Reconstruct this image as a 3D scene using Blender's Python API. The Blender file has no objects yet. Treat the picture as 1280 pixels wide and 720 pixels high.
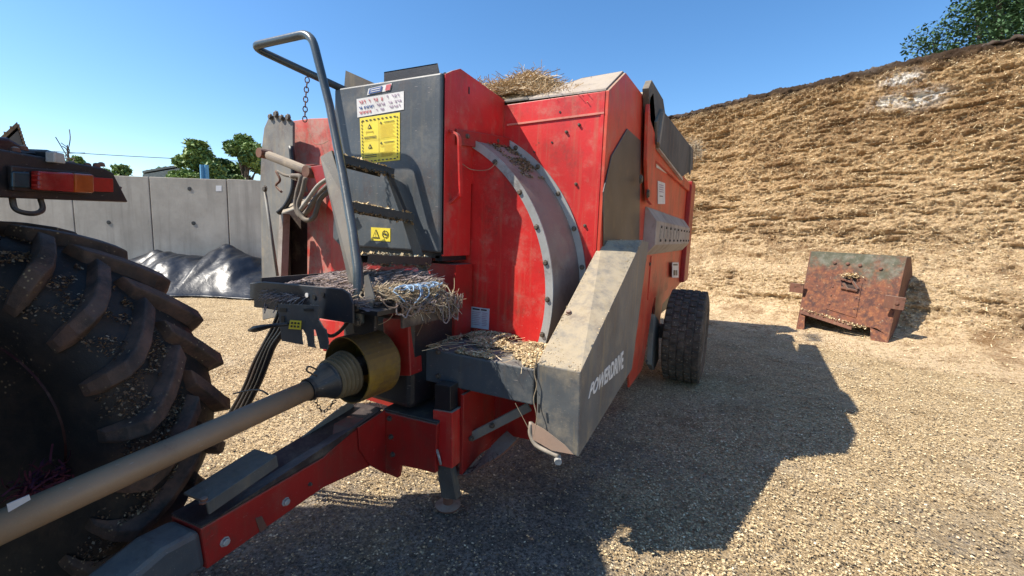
import bpy, math, random
import numpy as np
from mathutils import Vector, Matrix
from math import radians as RAD, sin, cos, pi
rng = np.random.default_rng(7); random.seed(7)
S = bpy.context.scene
COL = S.collection
# ------------------------------------------------------------------ camera
YAW, PIT, ROL, FPX, H = 0.484348, 0.126138, 0.0343166, 540.136, 1.6
def _axes():
    f = np.array([-sin(YAW)*cos(PIT), cos(YAW)*cos(PIT), -sin(PIT)])
    r = np.array([cos(YAW), sin(YAW), 0.]); u = np.cross(r, f)
    return cos(ROL)*r+sin(ROL)*u, -sin(ROL)*r+cos(ROL)*u, f
CR, CU, CF = _axes(); CC = np.array([0., 0., H])
cam = bpy.data.cameras.new('camera'); co = bpy.data.objects.new('camera', cam); COL.objects.link(co)
cam.sensor_width = 36; cam.lens = FPX/1280*36; cam.clip_start = .05; cam.clip_end = 3000
M = Matrix(((CR[0], CU[0], -CF[0], 0), (CR[1], CU[1], -CF[1], 0), (CR[2], CU[2], -CF[2], H), (0, 0, 0, 1)))
co.matrix_world = M; S.camera = co
def at(ax, val, x, y):
    "point of the plane <ax>=val that was measured at pixel x, y of the survey photograph"
    d = CF+CR*(x-640)/FPX-CU*(y-360)/FPX; i = 'xyz'.index(ax)
    return CC+d*(val-CC[i])/d[i]
# ------------------------------------------------------------------ light
SUN = np.array([.67, .54, -1.]); SUN /= np.linalg.norm(SUN)
elev = math.asin(-SUN[2]); azim = math.atan2(-SUN[0], -SUN[1])
W = bpy.data.worlds.new('World'); S.world = W; W.use_nodes = True
nt = W.node_tree; nt.nodes.clear()
sky = nt.nodes.new('ShaderNodeTexSky'); sky.sky_type = 'NISHITA'; sky.sun_disc = False
sky.sun_elevation = elev; sky.sun_rotation = azim; sky.air_density = 1.0; sky.dust_density = .35; sky.ozone_density = 3.0
bg = nt.nodes.new('ShaderNodeBackground'); bg.inputs[1].default_value = .135
hs = nt.nodes.new('ShaderNodeHueSaturation'); hs.inputs['Saturation'].default_value = 1.22; hs.inputs['Value'].default_value = 1.0
out = nt.nodes.new('ShaderNodeOutputWorld')
nt.links.new(sky.outputs[0], hs.inputs['Color']); nt.links.new(hs.outputs[0], bg.inputs[0]); nt.links.new(bg.outputs[0], out.inputs[0])
sl = bpy.data.lights.new('sun', 'SUN'); sl.energy = 5.0; sl.angle = RAD(.5); sl.color = (1, .93, .82)
so = bpy.data.objects.new('sun', sl); COL.objects.link(so)
so.rotation_euler = Vector(SUN).to_track_quat('-Z', 'Y').to_euler()
S.view_settings.view_transform = 'Standard'; S.view_settings.look = 'None'
S.view_settings.exposure = 0.66; S.view_settings.gamma = 1
S.render.engine = 'CYCLES'
S.cycles.max_bounces = 5; S.cycles.diffuse_bounces = 3; S.cycles.transparent_max_bounces = 4
# ------------------------------------------------------------------ materials
def srgb(h):
    c = [int(h[i:i+2], 16)/255 for i in (0, 2, 4)]
    return tuple(x/12.92 if x <= .04045 else ((x+.055)/1.055)**2.4 for x in c)+(1,)
class NB:
    def __init__(s, name):
        s.m = bpy.data.materials.new(name); s.m.use_nodes = True; s.t = s.m.node_tree
        s.b = s.t.nodes['Principled BSDF']; s.g = s.n('ShaderNodeNewGeometry'); s.P = s.g.outputs['Position']
    def n(s, k): return s.t.nodes.new(k)
    def l(s, a, b): s.t.links.new(a, b)
    def val(s, sock, v):
        if hasattr(v, 'links') or isinstance(v, bpy.types.NodeSocket): s.l(v, sock)
        else: sock.default_value = v
    def map(s, scale=(1, 1, 1), vec=None):
        m = s.n('ShaderNodeMapping'); m.inputs['Scale'].default_value = scale; s.l(vec or s.P, m.inputs[0]); return m.outputs[0]
    def noise(s, sc, det=6, rough=.6, vec=None, dist=0):
        n = s.n('ShaderNodeTexNoise'); n.inputs['Scale'].default_value = sc; n.inputs['Detail'].default_value = det
        n.inputs['Roughness'].default_value = rough; n.inputs['Distortion'].default_value = dist
        s.l(vec or s.P, n.inputs['Vector']); return n.outputs[0]
    def vor(s, sc, vec=None, feat='F1', o=0):
        n = s.n('ShaderNodeTexVoronoi'); n.inputs['Scale'].default_value = sc; n.feature = feat
        s.l(vec or s.P, n.inputs['Vector']); return n.outputs[o]
    def ramp(s, f, a, b, lo=0., hi=1.):
        n = s.n('ShaderNodeMapRange'); n.inputs[1].default_value = a; n.inputs[2].default_value = b
        n.inputs[3].default_value = lo; n.inputs[4].default_value = hi; n.interpolation_type = 'SMOOTHSTEP'
        s.l(f, n.inputs[0]); return n.outputs[0]
    def math(s, op, a, b=0.):
        n = s.n('ShaderNodeMath'); n.operation = op; s.val(n.inputs[0], a); s.val(n.inputs[1], b); return n.outputs[0]
    def mix(s, f, a, b, bt='MIX'):
        n = s.n('ShaderNodeMix'); n.data_type = 'RGBA'; n.blend_type = bt
        s.val(n.inputs[0], f); s.val(n.inputs[6], a); s.val(n.inputs[7], b); return n.outputs[2]
    def up(s):
        x = s.n('ShaderNodeSeparateXYZ'); s.l(s.g.outputs['True Normal'], x.inputs[0]); return x.outputs[2]
    def bump(s, h, st, d=.01):
        n = s.n('ShaderNodeBump'); n.inputs['Strength'].default_value = st; n.inputs['Distance'].default_value = d
        s.l(h, n.inputs['Height']); s.l(n.outputs[0], s.b.inputs['Normal'])
    def fin(s, col, rough, metal=0., spec=.5):
        s.val(s.b.inputs['Base Color'], col); s.val(s.b.inputs['Roughness'], rough); s.val(s.b.inputs['Metallic'], metal)
        s.b.inputs['Specular IOR Level'].default_value = spec; return s.m
def painted(name, base, dark, rough=.42, dust=.5, dustc=(.36, .29, .2, 1), rust=.1, topdust=1., streak=0., bumps=.25, speck=.3, metal=0., grime=.45):
    k = NB(name)
    c = k.mix(k.ramp(k.noise(2.3, 5), .35, .7), base, dark)
    f1 = k.ramp(k.noise(5.5, 9, .72), .62-.22*dust, .95-.25*dust, 0, .85)          # cloudy dirt
    up = k.ramp(k.up(), .25, .8, 0, topdust)
    f = k.math('MAXIMUM', k.math('MULTIPLY', f1, .75*dust+.1), k.math('MULTIPLY', up, k.ramp(k.noise(14, 8, .7), .25, .6, .35, 1)))
    c = k.mix(f, c, dustc)
    if grime:
        fg = k.math('MULTIPLY', k.ramp(k.noise(3.4, 9, .72, k.map((1, 1, .7))), .5, .66, 0, grime), k.ramp(k.noise(38, 6, .8), .38, .58, .25, 1)); c = k.mix(fg, c, (.085, .045, .03, 1))
    if streak:
        st = k.ramp(k.noise(1, 6, .6, k.map((26, 26, 1.3))), .5, .78, 0, streak); c = k.mix(st, c, (dustc[0]*.8, dustc[1]*.75, dustc[2]*.6, 1))
    if rust:
        fr = k.ramp(k.noise(9, 10, .75, dist=.3), .69-.12*rust, .74-.1*rust); c = k.mix(fr, c, (.075, .035, .018, 1))
    if speck:
        v = k.ramp(k.vor(95), .05, .13, 1, 0); w = k.ramp(k.noise(6, 3), .45, .62); c = k.mix(k.math('MULTIPLY', k.math('MULTIPLY', v, w), speck), c, (.55, .47, .33, 1))
    sc = k.ramp(k.noise(1, 3, .5, k.map((30, 30, 170))), .70, .74, 0, .35); c = k.mix(sc, c, (.5, .42, .38, 1))
    k.bump(k.math('ADD', k.noise(40, 6, .7), k.math('MULTIPLY', k.noise(2.2, 2), 5.)), bumps, .004)
    r = k.math('ADD', k.math('MULTIPLY', f, .45), rough)
    return k.fin(c, k.math('MINIMUM', r, .95), metal)
RED = painted('red_paint', (.62, .021, .019, 1), (.46, .016, .014, 1), .42, .62, rust=.35, streak=.3)
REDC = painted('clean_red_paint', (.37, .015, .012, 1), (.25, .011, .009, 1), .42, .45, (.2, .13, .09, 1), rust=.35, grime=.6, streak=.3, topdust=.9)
REDF = painted('faded_red_paint', (.68, .1, .07, 1), (.5, .05, .035, 1), .55, 1.1, (.42, .33, .27, 1), rust=.2, streak=.5)
ORED = painted('side_red_paint', (.62, .06, .025, 1), (.48, .04, .02, 1), .45, .6, rust=.4, streak=.6)
SLATE = painted('slate_grey_paint', (.072, .084, .096, 1), (.05, .06, .07, 1), .45, .7, (.2, .185, .16, 1), rust=.1, speck=.6, streak=.3)
GUARDM = painted('dusty_grey_steel', (.12, .13, .135, 1), (.08, .085, .09, 1), .5, .75, (.38, .31, .21, 1), rust=.25, speck=1., streak=.5, topdust=1.)
STRM = painted('dusty_ladder_steel', (.11, .1, .085, 1), (.07, .065, .055, 1), .6, .8, (.2, .17, .13, 1), rust=.3, speck=1., streak=.5)
NAVY = painted('navy_black_paint', (.016, .024, .036, 1), (.011, .015, .022, 1), .42, .3, (.16, .13, .1, 1), rust=.1, speck=.3, topdust=.6)
GREYP = painted('dull_grey_plate', (.2, .19, .17, 1), (.13, .125, .115, 1), .6, .8, (.36, .3, .22, 1), rust=.2, streak=.5)
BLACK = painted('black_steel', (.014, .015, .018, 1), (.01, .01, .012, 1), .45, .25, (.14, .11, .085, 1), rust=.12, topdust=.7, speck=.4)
TUBEM = painted('handrail_paint', (.06, .08, .09, 1), (.04, .055, .065, 1), .3, .25, (.25, .21, .16, 1), rust=.15, topdust=.25, speck=.9)
STEEL = painted('galvanised_steel', (.5, .5, .48, 1), (.34, .34, .33, 1), .42, .35, (.3, .25, .19, 1), rust=.25, streak=.4, metal=.35)
BOARD = painted('weathered_board', (.1, .095, .085, 1), (.06, .055, .05, 1), .8, .7, (.24, .2, .15, 1), rust=.2, streak=.7, topdust=.8)
RAILM = painted('dusty_rail', (.38, .33, .29, 1), (.27, .22, .19, 1), .6, .7, (.4, .33, .25, 1), rust=.3, streak=.8, topdust=.9)
BRONZE = painted('dusty_red_band', (.25, .175, .145, 1), (.19, .14, .12, 1), .5, .9, (.32, .265, .2, 1), rust=.1, streak=.3, topdust=.5)
YELLOW = painted('dirty_yellow_plastic', (.38, .22, .015, 1), (.2, .11, .015, 1), .5, 1.1, (.1, .07, .04, 1), rust=.3, topdust=.9, grime=.8)
SHAFTM = painted('dusty_shaft_tube', (.34, .215, .125, 1), (.24, .15, .085, 1), .45, .8, (.3, .21, .13, 1), rust=.05, topdust=.5, streak=.2)
RIBM = painted('boot_ribs', (.2, .15, .08, 1), (.12, .08, .04, 1), .6, .6, (.25, .19, .12, 1), rust=.1)
PTREE = painted('boot_rubber', (.03, .032, .035, 1), (.02, .02, .022, 1), .4, .5, (.16, .13, .1, 1), rust=0, streak=.4)
HOSE = painted('rubber_hose', (.018, .018, .019, 1), (.012, .012, .013, 1), .45, .6, (.16, .13, .1, 1), rust=0)
HOSET = painted('dusty_hose', (.16, .13, .1, 1), (.09, .07, .055, 1), .7, .9, (.28, .23, .17, 1), rust=0)
RUST = painted('rusty_plate', (.18, .075, .045, 1), (.11, .05, .035, 1), .85, .5, (.33, .26, .2, 1), rust=1.1, streak=.5, bumps=.6)
def rustbox():
    k = NB('rusted_green_steel')
    n = k.noise(3.1, 9, .7); x = k.n('ShaderNodeSeparateXYZ'); k.l(k.P, x.inputs[0])
    c = k.mix(k.ramp(k.noise(7, 8, .75), .35, .65), (.2, .07, .035, 1), (.065, .03, .026, 1))
    c = k.mix(k.ramp(k.noise(17, 8, .7), .45, .75, 0, .7), c, (.42, .17, .06, 1))
    g = k.mix(k.ramp(k.noise(9, 6), .4, .7), (.08, .08, .05, 1), (.17, .165, .125, 1))
    f = k.ramp(k.math('ADD', k.math('MULTIPLY', n, .8), k.math('MULTIPLY', x.outputs[2], .42)), .82, 1.0)
    c = k.mix(f, c, g)
    c = k.mix(k.ramp(k.noise(23, 8), .6, .72, 0, .6), c, (.38, .3, .2, 1))
    k.bump(k.noise(45, 8, .75), .6, .006); return k.fin(c, .85)
RUSTBOX = rustbox()
def simple(name, col, rough=.5, var=.25, sc=30, metal=0., bump=.2, dirt=0.):
    k = NB(name); d = tuple(x*(1-var) for x in col[:3])+(1,)
    c = k.mix(k.ramp(k.noise(sc, 6), .3, .7), col, d)
    if dirt: c = k.mix(k.ramp(k.noise(8, 8, .7), .45, .75, 0, dirt), c, (.33, .27, .19, 1))
    if bump: k.bump(k.noise(sc*2, 5), bump, .003)
    return k.fin(c, rough, metal)
BOLTM = simple('bolt_steel', (.16, .13, .1, 1), .55, .5, 60, .4)
WHITE = simple('white_label', (.7, .68, .66, 1), .5, .15, 12, bump=0, dirt=.25)
DWHITE = simple('white_lettering', (.78, .78, .76, 1), .5, .25, 60, bump=0, dirt=.2)
YLAB = simple('yellow_label', (.82, .66, .05, 1), .5, .12, 10, bump=0, dirt=.15)
INK = simple('black_print', (.02, .02, .02, 1), .5, .2, bump=0)
INKB = simple('blue_print', (.03, .09, .3, 1), .5, .2, bump=0)
INKR = simple('red_print', (.6, .12, .14, 1), .5, .2, bump=0)
INKF = simple('faded_print', (.42, .3, .42, 1), .6, .4, bump=0)
INKY = simple('ochre_print', (.45, .3, .03, 1), .6, .3, bump=0)
LRED = simple('red_lens', (.3, .01, .008, 1), .22, .3, 20, bump=0, dirt=.25)
LAMB = simple('amber_lens', (.4, .075, .008, 1), .22, .3, 20, bump=0, dirt=.3)
LGLS = simple('lamp_glass', (.5, .49, .46, 1), .2, .3, 20, bump=0, dirt=.5)
LREFL = simple('red_reflector', (.4, .015, .008, 1), .3, .2, 60, bump=0)
DARKRED = simple('tractor_paint', (.06, .012, .01, 1), .4, .4, 6, dirt=.3)
TWINE = simple('grey_pink_twine', (.34, .27, .255, 1), .9, .4, 25, bump=0)
TWINE2 = simple('brown_twine', (.25, .17, .12, 1), .9, .45, 25, bump=0)
TWINEB = simple('blue_twine', (.35, .5, .66, 1), .6, .3, 25, bump=0)
TWINEG = simple('purple_twine', (.1, .018, .04, 1), .9, .4, 25, bump=0)
ROPE = simple('straw_string', (.38, .3, .2, 1), .9, .4, 25, bump=0)
def strawmat(name, a, b, c3, vs=60):
    k = NB(name)
    at_ = k.n('ShaderNodeAttribute'); at_.attribute_name = 'rnd'
    c = k.mix(k.ramp(at_.outputs['Fac'], .0, .6), a, b); c = k.mix(k.ramp(at_.outputs['Fac'], .72, 1.), c, c3)
    return k.fin(c, .8, 0, .3)
CHIP = strawmat('silage_chip', (.31, .21, .105, 1), (.67, .505, .28, 1), (.89, .76, .5, 1))
CHIPD = strawmat('dark_chip', (.11, .08, .045, 1), (.26, .19, .11, 1), (.4, .33, .22, 1))
CHIPT = strawmat('muddy_chip', (.04, .025, .018, 1), (.16, .1, .06, 1), (.42, .31, .2, 1))
STRAW = strawmat('straw', (.28, .18, .09, 1), (.55, .4, .23, 1), (.76, .62, .42, 1))
FEATH = strawmat('frayed_twine', (.13, .095, .08, 1), (.33, .265, .245, 1), (.52, .45, .42, 1))
FEATHB = strawmat('pale_twine', (.16, .11, .07, 1), (.42, .32, .2, 1), (.66, .58, .42, 1))
def rubber():
    k = NB('tyre_rubber')
    c = k.mix(k.ramp(k.noise(7, 6), .35, .7), (.014, .012, .011, 1), (.028, .022, .018, 1))
    c = k.mix(k.ramp(k.noise(3.5, 9, .7), .47, .7, 0, .6), c, (.075, .045, .03, 1))
    v = k.ramp(k.vor(55), .1, .3, 1, 0); w = k.ramp(k.noise(4.5, 5, .7), .52, .6)
    c = k.mix(k.math('MULTIPLY', v, w), c, (.3, .21, .12, 1))
    k.bump(k.noise(55, 6, .7), .5, .006); return k.fin(c, .7)
RUBBER = rubber()
def lugmat():
    k = NB('lug_rubber')
    c = k.mix(k.ramp(k.noise(9, 6), .35, .7), (.035, .025, .02, 1), (.1, .062, .044, 1))
    c = k.mix(k.ramp(k.noise(5, 8, .7), .44, .64, 0, .9), c, (.15, .08, .055, 1))
    v = k.ramp(k.vor(60), .1, .3, 1, 0); w = k.ramp(k.noise(6, 5, .7), .55, .62)
    c = k.mix(k.math('MULTIPLY', v, w), c, (.34, .25, .14, 1))
    k.bump(k.noise(45, 7, .7), .6, .007); return k.fin(c, .75)
LUG = lugmat()
def wheelrub():
    k = NB('road_tyre_rubber')
    c = k.mix(k.ramp(k.noise(12, 6), .35, .7), (.05, .04, .03, 1), (.12, .09, .065, 1))
    v = k.ramp(k.vor(38), .1, .3, 1, 0); w = k.ramp(k.noise(9, 5, .7), .4, .55)
    c = k.mix(k.math('MULTIPLY', v, w), c, (.3, .24, .17, 1))
    k.bump(k.noise(35, 6, .7), .5, .008); return k.fin(c, .85)
WRUB = wheelrub()
def groundmat():
    k = NB('yard_concrete')
    a = k.n('ShaderNodeAttribute'); a.attribute_name = 'cover'
    conc = k.mix(k.ramp(k.noise(4, 8, .7), .35, .7), (.22, .185, .145, 1), (.38, .33, .265, 1))
    conc = k.mix(k.ramp(k.noise(60, 6, .8), .4, .6), conc, (.085, .07, .055, 1))
    ch1 = k.vor(70, o=1); sep = k.n('ShaderNodeSeparateColor'); k.l(ch1, sep.inputs[0])
    straw = k.mix(k.ramp(sep.outputs[0], .1, .9), (.42, .3, .155, 1), (.73, .565, .335, 1))
    straw = k.mix(k.ramp(k.vor(70), .3, .65, 0, .5), straw, (.2, .14, .08, 1))
    straw = k.mix(k.ramp(k.noise(1.7, 7, .7), .46, .68, 0, .6), straw, (.2, .13, .065, 1))
    straw = k.mix(k.ramp(k.noise(.8, 7, .7), .5, .68, 0, .5), straw, (.5, .42, .3, 1))
    f = k.ramp(k.math('ADD', a.outputs['Fac'], k.math('MULTIPLY', k.noise(26, 6, .75), .9)), .62, 1.1)
    c = k.mix(f, conc, straw)
    k.bump(k.math('ADD', k.noise(90, 6, .8), k.math('MULTIPLY', k.vor(70), .8)), .8, .014)
    return k.fin(c, .9, 0, .2)
GROUND = groundmat()
def silagemat():
    k = NB('silage_face')
    x = k.n('ShaderNodeSeparateXYZ'); k.l(k.P, x.inputs[0]); z = x.outputs[2]
    wob = k.math('ADD', z, k.math('MULTIPLY', k.noise(.5, 3), 1.6))
    c = k.mix(k.ramp(wob, 1.3, 4.2), (.72, .54, .335, 1), (.54, .35, .18, 1))
    v = k.vor(34, k.map((1, 1, 2.2)), o=1); sep = k.n('ShaderNodeSeparateColor'); k.l(v, sep.inputs[0])
    c = k.mix(k.ramp(sep.outputs[0], 0, .35, .75, 0), c, (.3, .19, .085, 1))
    c = k.mix(k.ramp(sep.outputs[1], .75, 1, 0, .6), c, (.78, .64, .38, 1))
    c = k.mix(k.ramp(k.noise(.75, 8, .68, k.map((1, 1, 1.7))), .48, .66, 0, .8), c, (.2, .105, .045, 1))
    c = k.mix(k.ramp(k.noise(5, 7, .7, k.map((1, 1, 3.2))), .51, .66, 0, .7), c, (.2, .11, .045, 1))
    c = k.mix(k.math('MULTIPLY', k.ramp(wob, 3.3, 5.2, 0, .55), k.ramp(k.noise(1.6, 8, .7), .4, .62)), c, (.16, .085, .04, 1))
    c = k.mix(k.ramp(k.noise(60, 5, .8, k.map((1, 1, 1.5))), .54, .63, 0, .55), c, (.13, .075, .035, 1))
    # dark spoiled crust at the very top, and patches of white mould
    c = k.mix(k.ramp(k.math('ADD', z, k.math('MULTIPLY', k.noise(2.5, 6), .5)), 5.12, 5.42, 0, .95), c, (.055, .036, .025, 1))
    a = k.n('ShaderNodeAttribute'); a.attribute_name = 'mould'
    c = k.mix(k.math('MULTIPLY', a.outputs['Fac'], k.ramp(k.noise(5, 7, .75), .42, .52, 0, 1)), c, (.78, .74, .68, 1))
    k.bump(k.math('ADD', k.noise(38, 8, .82, k.map((1, 1, 2.6))), k.math('MULTIPLY', k.vor(60, k.map((1, 1, 2.))), .5)), 1., .03)
    return k.fin(c, .95, 0, .1)
SIL = silagemat()
def concmat():
    k = NB('cast_concrete')
    c = k.mix(k.ramp(k.noise(.9, 8, .65), .3, .72), (.42, .38, .32, 1), (.29, .26, .215, 1))
    c = k.mix(k.ramp(k.noise(1, 6, .6, k.map((5, 5, .35))), .46, .74, 0, .6), c, (.2, .18, .15, 1))
    c = k.mix(k.ramp(k.noise(13, 8, .7), .58, .75, 0, .5), c, (.25, .23, .2, 1))
    k.bump(k.noise(22, 6), .3, .01); return k.fin(c, .85)
CONC = concmat()
def leafmat(name, a, b):
    k = NB(name); at_ = k.n('ShaderNodeAttribute'); at_.attribute_name = 'rnd'
    c = k.mix(at_.outputs['Fac'], a, b); m = k.fin(c, .6, 0, .3)
    k.b.inputs['Subsurface Weight'].default_value = 0
    return m
LEAF = leafmat('leaf', (.06, .12, .03, 1), (.3, .4, .13, 1))
LEAFD = leafmat('dark_leaf', (.02, .05, .022, 1), (.09, .16, .06, 1))
BARK = simple('bark', (.12, .09, .065, 1), .9, .4, 12)
TARPM = NB('black_plastic'); _c = TARPM.mix(TARPM.ramp(TARPM.noise(3, 6), .5, .75, 0, .5), (.006, .009, .015, 1), (.05, .05, .048, 1)); TARPM.bump(TARPM.noise(7, 3, .5, dist=.8), .35, .02); TARPM = TARPM.fin(_c, .36, 0, .45)
ROOFM = simple('brown_roof_tile', (.22, .15, .1, 1), .8, .4, 8); BARNM = simple('barn_cladding', (.3, .33, .3, 1), .6, .3, 5)
BLUEM = simple('blue_steel', (.1, .3, .5, 1), .4, .2, 10); WIREM = simple('cable', (.04, .04, .05, 1), .6)
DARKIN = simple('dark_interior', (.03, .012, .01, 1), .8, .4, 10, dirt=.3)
GLASSC = simple('tinted_cab_glass', (.1, .2, .22, 1), .05, .1, bump=0)
# ------------------------------------------------------------------ builders
WP = {}
def wpos(p): return np.array(WP.get(p.name, (0, 0, 0))) if p else np.zeros(3)
def thing(name, label, cat, loc, group=None, kind=None):
    o = bpy.data.objects.new(name, None); COL.objects.link(o); o.location = tuple(loc); o.empty_display_size = .2
    WP[o.name] = tuple(float(v) for v in loc); tag(o, label, cat, group, kind); return o
def tag(o, label=None, cat=None, group=None, kind=None):
    for k_, v in (('label', label), ('category', cat), ('group', group), ('kind', kind)):
        if v: o[k_] = v
    return o
def mk(name, V, F, mat, parent=None, smooth=False, bevel=0., origin=None, label=None, kind=None, rnd=None):
    V = np.asarray(V, float).reshape(-1, 3)
    og = wpos(parent) if origin is None else np.asarray(origin, float)
    me = bpy.data.meshes.new(name)
    if isinstance(F, np.ndarray) and F.ndim == 2:
        n, k_ = F.shape; me.vertices.add(len(V)); me.vertices.foreach_set('co', (V-og).ravel())
        me.loops.add(n*k_); me.loops.foreach_set('vertex_index', F.ravel().astype(np.int32))
        me.polygons.add(n); me.polygons.foreach_set('loop_start', (np.arange(n)*k_).astype(np.int32)); me.update(calc_edges=True)
    else: me.from_pydata([tuple(v) for v in V-og], [], [tuple(int(i) for i in f) for f in F])
    if rnd is not None: a = me.attributes.new('rnd', 'FLOAT', 'POINT'); a.data.foreach_set('value', np.asarray(rnd, np.float32))
    me.materials.append(mat); me.validate(); me.update()
    if smooth: me.polygons.foreach_set('use_smooth', [True]*len(me.polygons)); me.update()
    o = bpy.data.objects.new(name, me); COL.objects.link(o)
    if parent: o.parent = parent; o.location = tuple(og-wpos(parent))
    else: o.location = tuple(og)
    WP[o.name] = tuple(og)
    if bevel:
        b = o.modifiers.new('bevel', 'BEVEL'); b.width = bevel; b.segments = 2; b.limit_method = 'ANGLE'; b.angle_limit = RAD(40)
    if label: o['label'] = label
    if kind: o['kind'] = kind
    return o
def copy(o, parent, world):
    c = o.copy(); COL.objects.link(c); c.parent = parent; c.location = tuple(np.asarray(world)-wpos(parent)); WP[c.name] = tuple(world); return c
class MB:
    def __init__(s): s.V = []; s.F = []
    def add(s, V, F):
        b = len(s.V); s.V += [tuple(v) for v in V]; s.F += [tuple(i+b for i in f) for f in F]; return s
    def box(s, a, b):
        x0, y0, z0 = np.minimum(a, b); x1, y1, z1 = np.maximum(a, b)
        return s.add([(x0, y0, z0), (x1, y0, z0), (x1, y1, z0), (x0, y1, z0), (x0, y0, z1), (x1, y0, z1), (x1, y1, z1), (x0, y1, z1)],
                     [(0, 3, 2, 1), (4, 5, 6, 7), (0, 1, 5, 4), (1, 2, 6, 5), (2, 3, 7, 6), (3, 0, 4, 7)])
    def prism(s, poly, off):
        "closed polygon of 3-D points swept by the vector off"
        n = len(poly); P = [np.array(p, float) for p in poly]; off = np.array(off, float)
        nn = sum((np.cross(P[i]-P[0], P[(i+1) % n]-P[0]) for i in range(n)), np.zeros(3))
        if nn @ off > 0: P = P[::-1]
        V = P+[p+off for p in P]
        return s.add(V, [tuple(range(n)), tuple(range(2*n-1, n-1, -1))]+[((i+1) % n, i, n+i, n+(i+1) % n) for i in range(n)])
    def bar(s, a, b, w, h, up=(0, 0, 1)):
        a = np.array(a, float); b = np.array(b, float); d = (b-a)/np.linalg.norm(b-a); u = np.array(up, float); u -= d*(u@d)
        if np.linalg.norm(u) < 1e-3: u = np.array([1., 0, 0]); u -= d*(u@d)
        u /= np.linalg.norm(u); r = np.cross(d, u)
        return s.prism([a-r*w/2-u*h/2, a+r*w/2-u*h/2, a+r*w/2+u*h/2, a-r*w/2+u*h/2], b-a)
    def lathe(s, c, ax, prof, n=32, cap=True):
        "prof: list of (distance along the axis, radius)"
        c = np.array(c, float); ax = np.array(ax, float); ax /= np.linalg.norm(ax); t = np.cross(ax, (0, 0, 1.))
        t = t/np.linalg.norm(t) if np.linalg.norm(t) > 1e-3 else np.array([1., 0, 0]); b = np.cross(ax, t)
        V = [c+ax*l+r_*(cos(2*pi*i/n)*t+sin(2*pi*i/n)*b) for l, r_ in prof for i in range(n)]
        F = [(j*n+i, j*n+(i+1) % n, (j+1)*n+(i+1) % n, (j+1)*n+i) for j in range(len(prof)-1) for i in range(n)]
        if cap: F += [tuple(range(n))[::-1], tuple(range((len(prof)-1)*n, len(prof)*n))]
        return s.add(V, F)
    def tube(s, pts, r_, n=10):
        P = [np.array(p, float) for p in pts]; m = len(P); V = []; pu = None
        for i in range(m):
            d = P[min(i+1, m-1)]-P[max(i-1, 0)]; d /= max(np.linalg.norm(d), 1e-9)
            if pu is None: pu = np.cross(d, (0, 0, 1.)) if abs(d[2]) < .9 else np.cross(d, (1., 0, 0))
            u = pu-d*(pu@d); u /= np.linalg.norm(u); pu = u; w = np.cross(d, u); rr = r_[i] if hasattr(r_, '__len__') else r_
            V += [P[i]+rr*(cos(2*pi*k/n)*u+sin(2*pi*k/n)*w) for k in range(n)]
        F = [(i*n+k, i*n+(k+1) % n, (i+1)*n+(k+1) % n, (i+1)*n+k) for i in range(m-1) for k in range(n)]
        return s.add(V, F+[tuple(range(n))[::-1], tuple(range((m-1)*n, m*n))])
    def o(s, name, mat, parent=None, **k): return mk(name, s.V, s.F, mat, parent, **k)
def spline(P, n=8):
    P = [np.array(p, float) for p in P]; P = [2*P[0]-P[1]]+P+[2*P[-1]-P[-2]]; R = []
    for i in range(1, len(P)-2):
        a, b, c, d = P[i-1:i+3]
        for t in np.linspace(0, 1, n, endpoint=False): R.append(.5*(2*b+(c-a)*t+(2*a-5*b+4*c-d)*t*t+(3*b-a-3*c+d)*t**3))
    return R+[P[-2]]
def rounded(P, rad, n=6):
    "polyline with its inner corners rounded"
    P = [np.array(p, float) for p in P]; R = [P[0]]
    for i in range(1, len(P)-1):
        a = P[i-1]-P[i]; b = P[i+1]-P[i]; la = np.linalg.norm(a); lb = np.linalg.norm(b); q = min(rad, la*.45, lb*.45)
        A = P[i]+a/la*q; B = P[i]+b/lb*q
        for t in np.linspace(0, 1, n+1): R.append((1-t)**2*A+2*t*(1-t)*P[i]+t*t*B)
    return R+[P[-1]]
def quadxy(name, pts, mat, parent, n, th=.002, **k):
    "thin label: four corners, pushed out along n"
    m = MB().prism(pts, np.array(n, float)*th); return m.o(name, mat, parent, **k)
class Sheet:
    "flat print laid on a label: u, v run 0..1 over its four corners"
    def __init__(s, c, n, d=.003):
        s.c = [np.array(p, float) for p in c]; s.n = np.array(n, float); s.d = d; s.m = {}
    def p(s, u, v, e=0):
        a, b, c, d = s.c; return (a*(1-u)+b*u)*(1-v)+(d*(1-u)+c*u)*v+s.n*(s.d+e)     # a top-left b top-right c bottom-right d bottom-left
    def poly(s, mat, uv, e=0):
        m = s.m.setdefault(mat.name, (mat, MB()))[1]; m.add([s.p(u, v, e) for u, v in uv], [tuple(range(len(uv)))])
    def rect(s, mat, u0, v0, u1, v1, e=0): s.poly(mat, [(u0, v0), (u1, v0), (u1, v1), (u0, v1)], e)
    def done(s, parent):
        for mat, m in s.m.values(): m.o('print', mat, parent)
def hashn(ix, iy, iz, seed):
    h = (ix.astype(np.int64)*374761393+iy.astype(np.int64)*668265263+iz.astype(np.int64)*2147483647+seed*974711) & 0xffffffff
    h = ((h ^ (h >> 13))*1274126177) & 0xffffffff; h = h ^ (h >> 16); return (h & 0xffff)/65535.
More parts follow.
